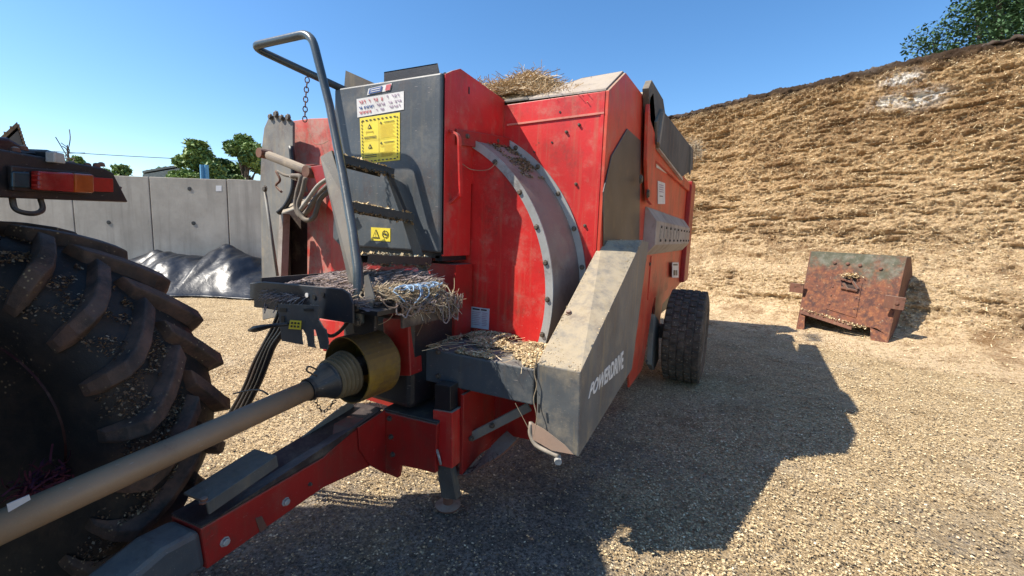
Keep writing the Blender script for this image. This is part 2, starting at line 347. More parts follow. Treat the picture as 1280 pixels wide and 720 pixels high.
def vnoise(x, y, z=None, seed=0):
    z = np.zeros_like(x) if z is None else z
    ix, iy, iz = np.floor(x), np.floor(y), np.floor(z); fx, fy, fz = x-ix, y-iy, z-iz
    fx, fy, fz = [f*f*(3-2*f) for f in (fx, fy, fz)]; r_ = 0
    for a in (0, 1):
        for b in (0, 1):
            for c in (0, 1):
                r_ = r_+hashn(ix+a, iy+b, iz+c, seed)*(fx if a else 1-fx)*(fy if b else 1-fy)*(fz if c else 1-fz)
    return r_
def fbm(x, y, z=None, seed=0, oct=5, g=.5):
    r_ = 0; a = 1; t = 0
    for i in range(oct):
        r_ = r_+a*vnoise(x*2**i, y*2**i, None if z is None else z*2**i, seed+i); t += a; a *= g
    return r_/t
def gridmesh(P):
    n, m = P.shape[:2]; i = np.arange(n*m).reshape(n, m)
    return P.reshape(-1, 3), np.stack([i[:-1, :-1], i[1:, :-1], i[1:, 1:], i[:-1, 1:]], -1).reshape(-1, 4)
def strands(P, D, L, w, curl=.3, seg=3, name=None):
    "many thin curved ribbons (flat triangular prisms would cost more); P starts, D directions"
    n = len(P); D = D/np.linalg.norm(D, axis=1)[:, None]
    side = np.cross(D, rng.normal(size=(n, 3))); side /= np.linalg.norm(side, axis=1)[:, None]; bend = np.cross(D, side)
    V = []
    for j in range(seg+1):
        t = j/seg; c = P+D*(L*t)[:, None]+bend*(curl*L*(t*t-t*.4)*4*.25)[:, None]
        V += [c-side*w[:, None]/2, c+side*w[:, None]/2]
    V = np.stack(V, 1).reshape(-1, 3); b = np.arange(n)*(2*(seg+1))
    F = np.concatenate([np.stack([b+2*j, b+2*j+1, b+2*j+3, b+2*j+2], 1) for j in range(seg)])
    return V, F, np.repeat(rng.random(n), 2*(seg+1))
def flakes(P, size, up=None, asp=(.35, 1.), lift=.5):
    n = len(P); a = rng.random(n)*2*pi; t = rng.normal(size=n)*lift; q = rng.normal(size=n)*lift
    u = np.stack([np.cos(a), np.sin(a), t*.7], 1); v = np.stack([-np.sin(a), np.cos(a), q*.7], 1)
    u /= np.linalg.norm(u, axis=1)[:, None]; v /= np.linalg.norm(v, axis=1)[:, None]
    s = size[:, None]; k = (asp[0]+(asp[1]-asp[0])*rng.random(n))[:, None]
    V = np.stack([P-u*s*.5, P-v*s*k*.5+u*s*.1, P+u*s*.5, P+v*s*k*.5], 1).reshape(-1, 3); b = np.arange(n)*4
    return V, np.stack([b, b+1, b+2, b+3], 1), np.repeat(rng.random(n), 4)
# ================================================================== SETTING
# ground --------------------------------------------------------------
def zg(x, y): return .02*(fbm(x*.5, y*.5, seed=3, oct=3)-.5)
def cover(x, y):
    c = .86+.95*(fbm(x*.55+3, y*.55, seed=11, oct=5)-.5)
    c += .35*(fbm(x*2.6, y*2.6, seed=17, oct=4, g=.6)-.5)
    c += .35*np.clip((x-.5)/2.5, -.5, 1)+.25*np.clip((y-4)/3, -1, 1)
    c += .4*np.clip((-x-2.2)/1.0, 0, 1)*np.clip((y-1.0)/1., 0, 1)
    c -= .28*np.exp(-(((x-1.35)/1.1)**2+((y-2.9)/.9)**2))*fbm(x*2.2, y*2.2, seed=5)*1.6
    c -= .3*np.exp(-(((x+.6)/1.1)**2+((y-1.6)/1.0)**2))
    return np.clip(c, 0, 1)
def axisgrid(lo, hi, dense, step, growth=1.25):
    a = list(np.arange(dense[0], dense[1], step)); s = step
    while a[-1] < hi: s *= growth; a.append(a[-1]+s)
    s = step
    while a[0] > lo: s *= growth; a.insert(0, a[0]-s)
    return np.array(a)
gx = axisgrid(-900, 900, (-5.5, 6), .035); gy = axisgrid(-600, 1200, (.2, 12), .035)
X, Y = np.meshgrid(gx, gy, indexing='ij'); near = np.exp(-((np.hypot(X, Y-3)/14)**4))
Z = near*(zg(X, Y)+.016*(fbm(X*9, Y*9, seed=21, oct=3)-.5)*(.4+cover(X, Y)))-.008
V, F = gridmesh(np.stack([X, Y, Z], -1)); g = mk('ground', V, F, GROUND, kind='structure', smooth=True)
a = g.data.attributes.new('cover', 'FLOAT', 'POINT'); a.data.foreach_set('value', cover(V[:, 0], V[:, 1]).astype(np.float32))
# loose chopped maize on the ground (nobody could count it)
def chipfield(n, dmin, dmax, size, seed, mat, thr, name, lab):
    r2 = np.random.default_rng(seed); ang = RAD(90)+YAW+(r2.random(n)-.5)*RAD(118); u = r2.random(n)
    d = dmin*(dmax/dmin)**u
    x, y = d*np.cos(ang), d*np.sin(ang); keep = r2.random(n) < np.clip(cover(x, y)*1.5-thr, .06, 1)
    keep &= vnoise(x*16, y*16, seed=seed+30) > .28*r2.random(n)+.1
    x, y, d = x[keep], y[keep], d[keep]; z = zg(x, y)+.002+r2.random(len(x))*.008
    s = size*(.45+1.3*r2.random(len(x))**2.2)*(1+d/9)
    V, F, R = flakes(np.stack([x, y, z], 1), s, lift=.25)
    o = mk(name, V, F, mat, rnd=R, kind='stuff'); tag(o, lab, 'silage chips')
chipfield(640000, 1.0, 13, .0088, 1, CHIP, .35, 'silage_chips', 'pale chopped maize chips scattered thickly over the concrete yard')
chipfield(130000, 1.0, 9, .011, 2, CHIPD, .1, 'dark_chips', 'dark brown damp scraps trodden between the pale chips on the yard')
# silage bank ---------------------------------------------------------
SA = np.array([2.5, 10.5]); SD = np.array([-.9, .44]); SD /= np.linalg.norm(SD); SN = np.array([-SD[1], SD[0]])*-1
if SN[1] < 0: SN = -SN
def bank():
    prof = [(-4.5, -.06), (-3.0, -.02), (-1.9, .04), (-1.3, .12), (-1.0, .3), (-.8, .62), (-.62, 1.0), (-.1, 1.22), (.24, 1.6), (.42, 2.4), (.62, 3.4), (.82, 4.4), (.93, 5.0), (1.02, 5.2), (1.35, 5.3), (3.5, 5.5), (7, 5.6), (12, 5.3)]
    pr = np.array(prof); seg = np.r_[0, np.cumsum(np.hypot(*np.diff(pr, axis=0).T))]
    t = np.concatenate([np.linspace(0, seg[4], 70), np.linspace(seg[4], seg[14], 360)[1:], np.linspace(seg[14], seg[-1], 40)[1:]])
    d = np.interp(t, seg, pr[:, 0]); z = np.interp(t, seg, pr[:, 1])
    k = 9; ker = np.ones(k)/k; d2 = np.convolve(np.pad(d, k//2, 'edge'), ker, 'valid'); z2 = np.convolve(np.pad(z, k//2, 'edge'), ker, 'valid')
    nd = np.gradient(z2); nz = -np.gradient(d2); l = np.hypot(nd, nz); nd, nz = -nd/l, -nz/l      # outward (towards camera / up)
    s = np.concatenate([np.arange(-9, -4.2, .12), np.arange(-4.2, 7.5, .0165), np.arange(7.5, 24, .12)])
    Sg, T = np.meshgrid(s, t, indexing='ij'); D0 = np.broadcast_to(d2, Sg.shape); Z0 = np.broadcast_to(z2, Sg.shape)
    ND = np.broadcast_to(nd, Sg.shape); NZ = np.broadcast_to(nz, Sg.shape)
    wz = Z0+.12*(Sg)*.35+.35*fbm(Sg*.6, Z0*.6, seed=8, oct=3)
    lay = fbm(Sg*.9, wz*6, D0*2, seed=31, oct=5, g=.55)                 # compressed, near level layers
    crumb = fbm(Sg*6, wz*20, D0*6, seed=41, oct=4, g=.6)
    rid = 1-np.abs(2*fbm(Sg*2.3, wz*5.5, seed=51, oct=3)-1)*2.2
    amp = np.clip((Z0-.05)/.45, .12, 1)*np.where(D0 > 1.3, .45, 1)
    fine = fbm(Sg*18, wz*34, D0*18, seed=141, oct=3, g=.65); pit = np.clip(.40-fbm(Sg*1.5, wz*11, seed=151, oct=5, g=.6), 0, 1)
    c2 = fbm(Sg*9, wz*13, D0*9, seed=241, oct=4, g=.65); disp = (.20*(lay-.5)+.09*(crumb-.5)+.17*(c2-.5)+.10*(fine-.5)+.01*rid-.75*pit)*amp+.5*(fbm(Sg*.35, Z0*.5, seed=61, oct=2)-.5)*np.clip(Z0/2, 0, 1)*np.where(D0 > 1.3, .3, 1)
    led = np.exp(-((Z0-1.22-.1*(fbm(Sg*.8, Z0*0, seed=71)-.5)*3)/.07)**2)*(fbm(Sg*1.3, Z0*0+2, seed=77)-.25); disp -= .35*led*(D0 < .5)
    Dd = D0+ND*disp; Zz = Z0+NZ*disp*.7
    P = np.stack([SA[0]+SD[0]*Sg+SN[0]*Dd, SA[1]+SD[1]*Sg+SN[1]*Dd, Zz], -1)
    V, F = gridmesh(P); F = F[:, ::-1].copy()
    o = mk('silage_heap', V, F, SIL, origin=(2.5, 10.5, 0)); tag(o, 'tall cut bank of golden brown maize silage behind the rusty bucket', 'silage heap')
    ms = [(1092, 75), (1139, 98), (1150, 125), (1108, 128), (1166, 118), (1120, 100)]; mould = 0
    for (px, py), rr in zip(ms, (.18, .15, .25, .2, .17, .2)):
        q = CF+CR*(px-640)/FPX-CU*(py-360)/FPX; tt = (SA@SN+.85)/(q[:2]@SN); c = CC+q*tt
        mould = mould+np.exp(-(((V-c)/[rr*1.2, rr*1.2, rr*.6])**2).sum(1))
    a = o.data.attributes.new('mould', 'FLOAT', 'POINT'); a.data.foreach_set('value', np.clip(mould, 0, 1).astype(np.float32))
    # crumbs lying on the face
    m = (V[:, 2] > .0) & (V[:, 2] < 5.1); idx = rng.choice(np.where(m)[0], 120000)
    p = V[idx]+rng.normal(size=(len(idx), 3))*.015-np.r_[SN, 0]*.012
    Vf, Ff, R = flakes(p, (.010+.02*rng.random(len(idx))), lift=1.2)
    c = mk('silage_crumbs', Vf, Ff, CHIP, rnd=R, kind='stuff', origin=(2.5, 10.5, 0)); tag(c, 'loose crumbs of chopped maize clinging to the cut face', 'silage crumbs')
    idx = rng.choice(np.where(m)[0], 22000); p = V[idx]-np.r_[SN, 0]*.02; Dd_ = rng.normal(size=(len(idx), 3))*[1, 1, .35]-np.r_[SN, .25]*.7
    Vf, Ff, R = strands(p, Dd_, .03+.07*rng.random(len(idx)), .005+.004*rng.random(len(idx)), .5, 2); mk('silage_fibre', Vf, Ff, CHIP, c, rnd=R, kind='stuff')
    # torn black sheet remnants along the top edge
    rim = [at('z', 5.27, 0, 0)]*0
    for j in range(240):
        s0 = -4+j*.05; p = SA+SD*s0+SN*(1.02+.10*(vnoise(np.array(s0*3.), np.array(1.))-.5)+.02*rng.normal()); rim.append(np.r_[p, 5.22+.12*(vnoise(np.array(s0*2.2), np.array(5.))-.5)+.02*rng.normal()])
    m = MB()
    n = len(rim)
    A = np.array(rim); B = A+np.r_[SN*.5, .06]+rng.normal(size=(n, 3))*.02; C_ = A+np.r_[-SN*.02, -.06]+rng.normal(size=(n, 3))*.02
    P = np.stack([B, A, C_], 1); V2, F2 = gridmesh(P); q = mk('rotten_crust', V2, F2, simple('rotten_crust', (.075, .05, .035, 1), .95, .5, 20, bump=.8), smooth=True, origin=(2.5, 10.5, 5.2)); q.modifiers.new('t', 'SOLIDIFY').thickness = .05
    tag(q, 'thin ragged dark rotten crust along the top edge of the silage bank', 'crust')
bank()
# concrete clamp wall -------------------------------------------------
def wall():
    n2 = CF[:2]/np.linalg.norm(CF[:2]); t2 = np.array([n2[1], -n2[0]])        # t2 points right
    ang = RAD(2.0); t2 = np.array([t2[0]*cos(ang)-t2[1]*sin(ang), t2[0]*sin(ang)+t2[1]*cos(ang)]); n2 = np.array([-t2[1], t2[0]])
    p0 = at('z', 0, 283, 360)[:2]; p0 = p0/np.linalg.norm(p0)*13.4
    w = thing('retaining_wall', 'long pale grey concrete panel wall with dark joints behind the black plastic sheet', 'wall', np.r_[p0, 0])
    d0 = np.dot(p0, n2)
    def onwall(px, z=1.6):
        q = CF+CR*(px-640)/FPX-CU*(225-360)/FPX; return (q[:2]*d0/np.dot(q[:2], n2))
    xs = [np.dot(onwall(px)-p0, t2) for px in (88, 185, 283)]; st = (xs[2]-xs[0])/2; top = CC[2]+(lambda q: q[2]*d0/np.dot(q[:2], n2))(CF+CR*(283-640)/FPX-CU*(224-360)/FPX)
    hp = None
    for k in range(-4, 4):
        a = xs[2]+k*st
        if hp is None:
            P = [np.r_[p0+t2*(a+.012), 0], np.r_[p0+t2*(a+st-.012), 0], np.r_[p0+t2*(a+st-.012), top], np.r_[p0+t2*(a+.012), top]]
            hp = MB().prism(P, np.r_[n2*.2, 0]).o('concrete_panel', CONC, w, bevel=.012, origin=np.r_[p0+t2*a, 0]); first = a
        else:
            c = copy(hp, w, np.r_[p0+t2*a, rng.normal()*.012])
    m = MB().prism([np.r_[p0+t2*(xs[2]-4*st)+n2*.06, 0], np.r_[p0+t2*(xs[2]+4*st)+n2*.06, 0], np.r_[p0+t2*(xs[2]+4*st)+n2*.06, top-.06], np.r_[p0+t2*(xs[2]-4*st)+n2*.06, top-.06]], np.r_[n2*.1, 0]).o('joint_backing', simple('joint_dirt', (.07, .06, .05, 1), .9), w)
    nn = np.r_[-n2, 0]
    def q(px, py):
        v = CF+CR*(px-640)/FPX-CU*(py-360)/FPX; return CC+v*d0/np.dot(v[:2], n2)
    quadxy('paper_notice', [q(270, 232), q(277, 232), q(277, 239), q(270, 239)], WHITE, w, nn, .004)
    for px, py in ((237, 236), (242, 279), (136, 278)): MB().lathe(q(px, py)-nn*.01, nn, [(0, .05), (.02, .05), (.022, .03)], 10).o('tie_hole', INK, w)
    # line of black sheeting heaped at the foot of the wall
    s = np.linspace(-4.4, 2.4, 150); u = np.linspace(0, 1, 60); Sg, U = np.meshgrid(s, u, indexing='ij')
    hgt = .62*np.exp(-((Sg+1.15)/1.5)**2)+.5*np.exp(-((Sg-.4)/.7)**2)+.42*(Sg > .1)*np.exp(-((Sg-1.7)/1.4)**2)+.1
    prof = np.sin(np.clip(U*1.25, 0, 1)*pi/2)**1.3*(1-.25*np.clip((U-.8)/.2, 0, 1))
    fold = fbm(Sg*1.1+U*1.2, U*1.2, seed=91, oct=3, g=.4)-.5; fold2 = np.abs(fbm(Sg*1.7-U*2, U*.8+Sg*.5, seed=95, oct=2)-.5)
    Z = hgt*prof+fold*.32*prof+.4*fold2*prof+.03+.09*np.abs(fbm(Sg*5-U*4, U*3+Sg*2, seed=3, oct=3)-.5)*prof; D = 1.9*(1-U)+fold*.3+.15
    P = np.stack([p0[0]+t2[0]*Sg-n2[0]*D, p0[1]+t2[1]*Sg-n2[1]*D, Z], -1); V, F = gridmesh(P)
    o = mk('plastic_sheet', V, F, TARPM, origin=np.r_[p0-n2, 0], smooth=True); o.modifiers.new('t', 'SOLIDIFY').thickness = .012
    tag(o, 'shiny black silage sheet heaped in folds at the foot of the concrete wall', 'plastic sheet')
    return p0, t2, n2
wp0, wt, wn = wall()
# trees, barns, wire beyond the wall -------------------------------------
def pdist(px, py, dist):
    "ground distance dist in the column of pixel px; returns the point at that pixel's height"
    q = CF+CR*(px-640)/FPX-CU*(py-360)/FPX; return CC+q*dist/np.hypot(q[0], q[1])
def tree(px, topy, dist, halfw, label, n, leaf, lw, seed, mat=LEAF, group='trees beyond the wall and the silage bank', open_=.0, dead=False, bot=None):
    r2 = np.random.default_rng(seed); top = pdist(px, topy, dist); base = np.array([top[0], top[1], 0.]); h = top[2]; rw = halfw/FPX*dist
    t = thing('tree', label, 'tree', base, group)
    crown_lo = h*.28 if bot is None else bot
    tips = []; m = MB(); m.tube([base, base+[.1, 0, h*.3], base+[0, .1, h*.6]], [h*.035, h*.026, h*.016], 8); m.o('trunk', BARK, t, smooth=True)
    br = MB()
    for k in range(40):
        a = r2.random()*2*pi; z0 = h*(.22+.45*r2.random()); zz = crown_lo+(h-crown_lo)*(.12+.85*r2.random()); f = (zz-crown_lo)/(h-crown_lo)
        rr = rw*(.35+.6*r2.random())*math.sqrt(max(.06, 1-abs(2*f-.9)**2.2)); e = base+[rr*cos(a), rr*sin(a), zz]
        mid = (base+[0, 0, z0]+e)/2+[0, 0, .06*h]; br.tube(spline([base+[0, 0, z0], mid, e], 3), [h*.012]+[h*.007]*5+[h*.003], 5)
        tips.append(e)
    br.o('branch', BARK, t, kind='stuff')
    tips = np.array(tips+[[base[0], base[1], h*.96], [base[0], base[1], h*.85]])
    nb = len(tips); ci = r2.integers(0, nb, n); rs = rw*.31*(.6+.8*r2.random(nb))
    q = r2.normal(size=(n, 3)); q /= np.linalg.norm(q, axis=1)[:, None]; q *= (rs[ci]*r2.random(n)**.4)[:, None]; q[:, 2] *= .75
    P = tips[ci]+q; P[:, 2] = np.minimum(P[:, 2], h*1.01)
    V, F, R = flakes(P, lw*(.6+.8*r2.random(n)), lift=1.1, asp=(.4, .7)); R = np.clip(np.repeat(.25+.4*r2.random(nb)[ci], 4)*.9+R*.35, 0, 1)
    mk('crown', V, F, mat, t, rnd=R, kind='stuff')
    return t
tree(246, 179, 40, 27, 'round green tree standing behind the wall left of the blue post', 20000, LEAF, .34, 5, bot=2.0)
tree(303, 170, 42, 27, 'loose tall green tree behind the wall nearest the machine', 18000, LEAF, .32, 6, bot=2.0)
tree(276, 200, 44, 22, 'low dark green tree filling the gap between two taller trees', 9000, LEAFD, .34, 7, mat=LEAFD, bot=2.0)
tree(96, 196, 48, 11, 'small distant tree beside the bare twig, above the tractor light', 3000, LEAF, .34, 8)
tree(150, 208, 60, 16, 'low bushy tree top just above the wall beside the tractor light', 5000, LEAF, .4, 9)
tree(205, 209, 70, 12, 'small distant tree top beyond the barn roof', 2500, LEAF, .4, 10)
tree(1262, -8, 21, 78, 'large dark tree rising behind the right end of the silage bank', 34000, LEAFD, .12, 12, mat=LEAFD, bot=5.5)
# bare twiggy treetop
b0 = pdist(84, 181, 46); tb = thing('dead_tree', 'bare leafless treetop of thin twisted twigs against the sky', 'dead tree', (b0[0], b0[1], 0))
m = MB(); m.tube([(b0[0], b0[1], 0), (b0[0], b0[1], b0[2]*.6), b0], [.3, .15, .03], 6); m.o('trunk', BARK, tb)
m = MB()
for k in range(12):
    s = np.array([b0[0], b0[1], b0[2]*(.6+.03*k)]); m.tube(spline([s, s+rng.normal(size=3)*[.25, .25, .2]+[0, 0, .5], s+rng.normal(size=3)*[.6, .6, .3]+[0, 0, 1.]], 4), .03, 4)
m.o('twig', BARK, tb, kind='stuff')
def barn(pts, back, name, label, roofm, wallm):
    "ridge seen end on: pts = (left eave px,py), (ridge), (right eave), dist"
    (a, r_, e), dist = pts; A, Rr, E = [pdist(*p, dist) for p in (a, r_, e)]
    t = thing(name, label, 'building', ((A[0]+E[0])/2, (A[1]+E[1])/2, 0)); dv = np.array([Rr[0], Rr[1], 0.]); dv = dv/np.linalg.norm(dv)*back
    MB().prism([(A[0], A[1], 0), (E[0], E[1], 0), E-[0, 0, .15], Rr-[0, 0, .15], A-[0, 0, .15]], dv).o('wall', wallm, t)
    for P, Q in ((A, Rr), (Rr, E)):
        MB().prism([P, Q, Q+[0, 0, .18], P+[0, 0, .18]], dv*1.02).o('roof', roofm, t)
        for j in range(1, 8):
            c = P+(Q-P)*j/8+[0, 0, .18]; MB().bar(c-dv*.01, c+dv*1.02, .08, .06).o('roof_rib', roofm, t)
barn((((-40, 215), (22, 158), (33, 191)), 27), 9, 'farmhouse', 'brown gabled roof peeping over the tractor cab at the left edge', ROOFM, simple('dark_wall', (.12, .11, .1, 1), .9))
barn((((178, 216), (224, 208), (231, 224)), 55), 10, 'barn', 'low pale barn roof behind the wall, left of the blue post', BARNM, BARNM)
bp = [pdist(px, 206, 36) for px in (252, 255, 258)]; t = thing('steel_post', 'short bright blue steel post standing up behind the concrete wall', 'post', (bp[1][0], bp[1][1], 0))
MB().bar((bp[0][0], bp[0][1], 0), bp[0], .12, .2, (0, 1, 0)).o('flange', BLUEM, t); MB().bar((bp[2][0], bp[2][1], 0), bp[2], .12, .2, (0, 1, 0)).o('flange', BLUEM, t)
MB().bar((bp[1][0], bp[1][1], 0), bp[1]-[0, 0, .06], .34, .05, (0, 1, 0)).o('web', BLUEM, t)
A = pdist(-60, 180, 50); B = pdist(520, 203, 50); m = MB(); m.tube([A+(B-A)*k/24-[0, 0, .5*4*(k/24)*(1-k/24)] for k in range(25)], .026, 5)
tag(m.o('overhead_cable', WIREM, origin=A), 'thin dark overhead cable crossing the sky above the concrete wall', 'cable')
#@@MACHINE
# ================================================================== FEEDER MACHINE
def atp(p, n, px, py):
    d = CF+CR*(px-640)/FPX-CU*(py-360)/FPX; p = np.array(p, float); n = np.array(n, float); return CC+d*((p-CC)@n)/(d@n)
def ys(y, *pts): return [at('y', y, *p) for p in pts]
def xs_(x, *pts): return [at('x', x, *p) for p in pts]
XR, YB, YD, YX = -.82, 2.70, 2.34, 2.05
F = thing('straw_feeder', 'large red and grey trailed straw and silage feeder standing in the yard', 'feeder wagon', (-2.0, 4.0, 0))
_bolt = {}
def bolt(p, n, r_=.014, parent=F, mat=BOLTM, name='bolt'):
    key = (tuple(np.round(n, 2)), r_, mat.name); p = np.array(p, float)
    if key not in _bolt:
        m = MB().lathe(p-np.array(n)*.004, n, [(0, r_*1.35), (.006, r_*1.35), (.0061, r_), (.016, r_), (.0175, r_*.8)], 8)
        _bolt[key] = m.o(name, mat, parent, origin=p); return _bolt[key]
    return copy(_bolt[key], parent, p)
# -- hopper body
ztop = 2.47
body = MB().prism([(-3.3, YB+.03, .95), (-.86, YB+.03, .95), (-.86, YB+.03, 2.3), (-3.3, YB+.03, 2.3)], (0, 4.8, 0)).o('hopper', ORED, F, bevel=.01)
fp = [(XR, YB, .95), (XR, YB, 2.482), (-1.56, YB, 2.47), (-3.3, YB, 2.45), (-3.3, YB, .95)]
MB().prism(fp, (0, .02, 0)).o('front_panel', RED, F, bevel=.004)
MB().prism([(XR-.004, YB+.001, 2.482), (XR-.004, YB+.001, 2.52), (-1.0, YB, 2.5), (-1.0, YB, 2.478)], (0, .02, 0))
m = MB().bar((XR-.002, YB-.004, 2.352), (-1.5, YB-.004, 2.335), .008, .012); m.o('weld_seam', painted('chalk_red', (.62, .2, .15, 1), (.5, .14, .1, 1), .7, .3, rust=0), F)
sp = [(XR, YB-.002, .95), (XR, YB-.002, 2.482), (XR, 3.06, 2.70), (XR, 3.80, 2.72), (XR, 4.0, 2.45), (XR, 7.5, 2.45), (XR, 7.5, .95)]
MB().prism(sp, (.022, 0, 0)).o('side_panel', ORED, F, bevel=.003)
roof = MB().prism([(XR, YB, 2.484), (XR, 3.06, 2.702), (-1.12, 3.08, 2.70), (-1.34, YB, 2.484)], (0, 0, .012)).o('roof_board', RAILM, F)
MB().prism([(-1.345, YB, 2.486), (-1.125, 3.08, 2.702), (-1.28, 3.1, 2.68), (-1.66, YB, 2.486)], (0, 0, .01)).o('roof_board', BOARD, F)
MB().prism([(XR, 3.06, 2.704), (XR, 3.8, 2.722), (-1.3, 3.8, 2.72), (-1.12, 3.08, 2.704)], (0, 0, .01)).o('roof_board', BOARD, F)
for px, py in ((708, 165), (731, 282), (724, 156), (720, 230)): bolt(at('y', YB-.002, px, py), (0, -1, 0), .008)
for px, py in ((668, 190), (690, 178), (665, 300), (700, 140)): MB().lathe(at('y', YB-.001, px, py), (0, -1, 0), [(0, .007), (.003, .007)], 8).o('drain_hole', INK, F)
MB().prism([(XR-.001, YB-.006, 1.0), (XR-.001, YB-.006, 2.48), (XR-.022, YB-.006, 2.48), (XR-.022, YB-.006, 1.0)], (0, .005, 0)).o('folded_lip', RED, F, bevel=.002)
MB().prism([(-1.0, 7.42, .95), (-1.0, 7.42, 3.05), (-1.5, 7.42, 3.6), (-3.25, 7.42, 3.6), (-3.25, 7.42, .95)], (0, .04, 0)).o('added_shadow_panel', ORED, F, bevel=.006)  # unseen raised panel, added behind the hopper to extend its cast shadow
# grey wear plate on the side
pl = xs_(XR+.024, (753.5, 312), (753, 240), (763, 195), (783, 161), (800, 176), (798, 300)); MB().prism(pl, (.008, 0, 0)).o('wear_plate', simple('brushed_grey', (.1, .1, .098, 1), .42, .4, 4, .5, .1, .25), F, bevel=.003)
# arm, lip, rail, rear post on the right side
MB().prism(xs_(XR+.05, (808, 122), (812, 116), (815, 150), (815, 246), (811, 256), (806, 250), (804, 200), (806, 140)), (.03, 0, 0)).o('tailgate_arm', ORED, F, bevel=.005)
bolt(at('x', XR+.08, 810, 242), (1, 0, 0), .03); bolt(at('x', XR+.08, 801, 224), (1, 0, 0), .028)
MB().prism(xs_(XR+.08, (811, 110), (815, 100), (829, 124), (833, 150), (826, 168), (822, 178), (813, 150)), (-.05, 0, 0)).o('lip_bracket', BOARD, F, bevel=.004)
MB().prism(xs_(XR+.10, (821, 152), (828, 136), (867, 187), (866, 212), (853, 221), (822, 181)), (-.08, 0, 0)).o('lip_board', BOARD, F, bevel=.008)
for a, b in (((829, 140), (823, 180)), ((864, 183), (862, 218))): MB().bar(at('x', XR+.11, *a), at('x', XR+.11, *b), .06, .02, (1, 0, 0)).o('lip_strap', GREYP, F)
MB().bar(at('x', XR+.08, 822, 184), at('x', XR+.08, 852, 224), .03, .03).o('lip_hinge', STEEL, F)
rz0, rz1 = 1.44, 1.875
m = MB(); ya, yb = 4.02, 6.75
m.prism([(XR+.02, ya, rz0), (XR+.05, ya, rz0), (XR+.13, ya, rz0+.1), (XR+.13, ya, rz1-.12), (XR+.04, ya, rz1), (XR+.02, ya, rz1)], (0, yb-ya, 0))
m.o('side_rail', RAILM, F, bevel=.005)
for k in range(9):
    for zz in (rz0+.14, rz1-.17): bolt((XR+.13, ya+.25+k*.3, zz), (1, 0, 0), .012)
# faint lettering remains on the rail
wpm = simple('worn_print', (.36, .32, .27, 1), .7, .4, 40)
for k in range(7):
    y0 = ya+.2+k*.22; MB().prism([(XR+.131, y0, 1.6), (XR+.131, y0+.1, 1.6), (XR+.131, y0+.13, 1.72), (XR+.131, y0+.03, 1.72)], (.002, 0, 0)).o('worn_lettering', wpm, F)
MB().box((XR+.02, 6.95, .95), (XR+.09, 7.45, 2.45)).o('rear_post', REDC, F, bevel=.012)
MB().box((XR+.02, 4.02, 2.3), (XR+.06, 6.95, 2.42)).o('top_rail', ORED, F, bevel=.01)
MB().box((XR+.02, 4.3, 1.0), (XR+.06, 4.4, 1.43)).o('side_rib', ORED, F, bevel=.005)
n = (1, 0, 0)
for q in (((820, 199), (833, 207), (833, 217), (820, 209)), ((822, 226), (831, 229), (831, 255), (822, 255))):
    quadxy('side_label', xs_(XR+.026, *q), WHITE, F, n, .003)
s = Sheet(xs_(XR+.029, (822, 226), (831, 229), (831, 255), (822, 255)), n, .002)
for k in range(4): s.rect(INKF, .2, .12+k*.1, .8, .16+k*.1)
s.rect(INK, .25, .62, .7, .66); s.done(F)
quadxy('side_label', xs_(XR+.06, (840, 328), (848, 328), (848, 347), (840, 347)), WHITE, F, n, .004)
s = Sheet(xs_(XR+.064, (840, 328), (848, 328), (848, 347), (840, 347)), n, .002); s.rect(INK, .15, .1, .85, .2); s.rect(INK, .2, .5, .5, .85); s.rect(INK, .58, .5, .8, .85); s.done(F)
# lower side skirt and chassis
MB().prism(xs_(XR+.03, (806, 312), (822, 318), (820, 352), (813, 385), (806, 430), (800, 462), (784, 484), (783, 400)), (.02, 0, 0)).o('side_skirt', ORED, F, bevel=.005)
MB().prism(xs_(XR-.03, (822, 314), (850, 314), (850, 352), (826, 380), (820, 420), (812, 440)), (.02, 0, 0)).o('lower_side', ORED, F)
for px, py in ((806, 325), (808, 452), (812, 330)): bolt(at('x', XR+.05, px, py), (1, 0, 0), .016)
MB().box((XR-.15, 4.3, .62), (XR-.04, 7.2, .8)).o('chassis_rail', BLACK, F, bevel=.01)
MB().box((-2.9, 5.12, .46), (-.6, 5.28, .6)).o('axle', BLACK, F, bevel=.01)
MB().prism(xs_(XR+.02, (812, 392), (818, 400), (818, 448), (812, 462), (808, 455)), (.05, 0, 0)).o('axle_bracket', GREYP, F, bevel=.004)
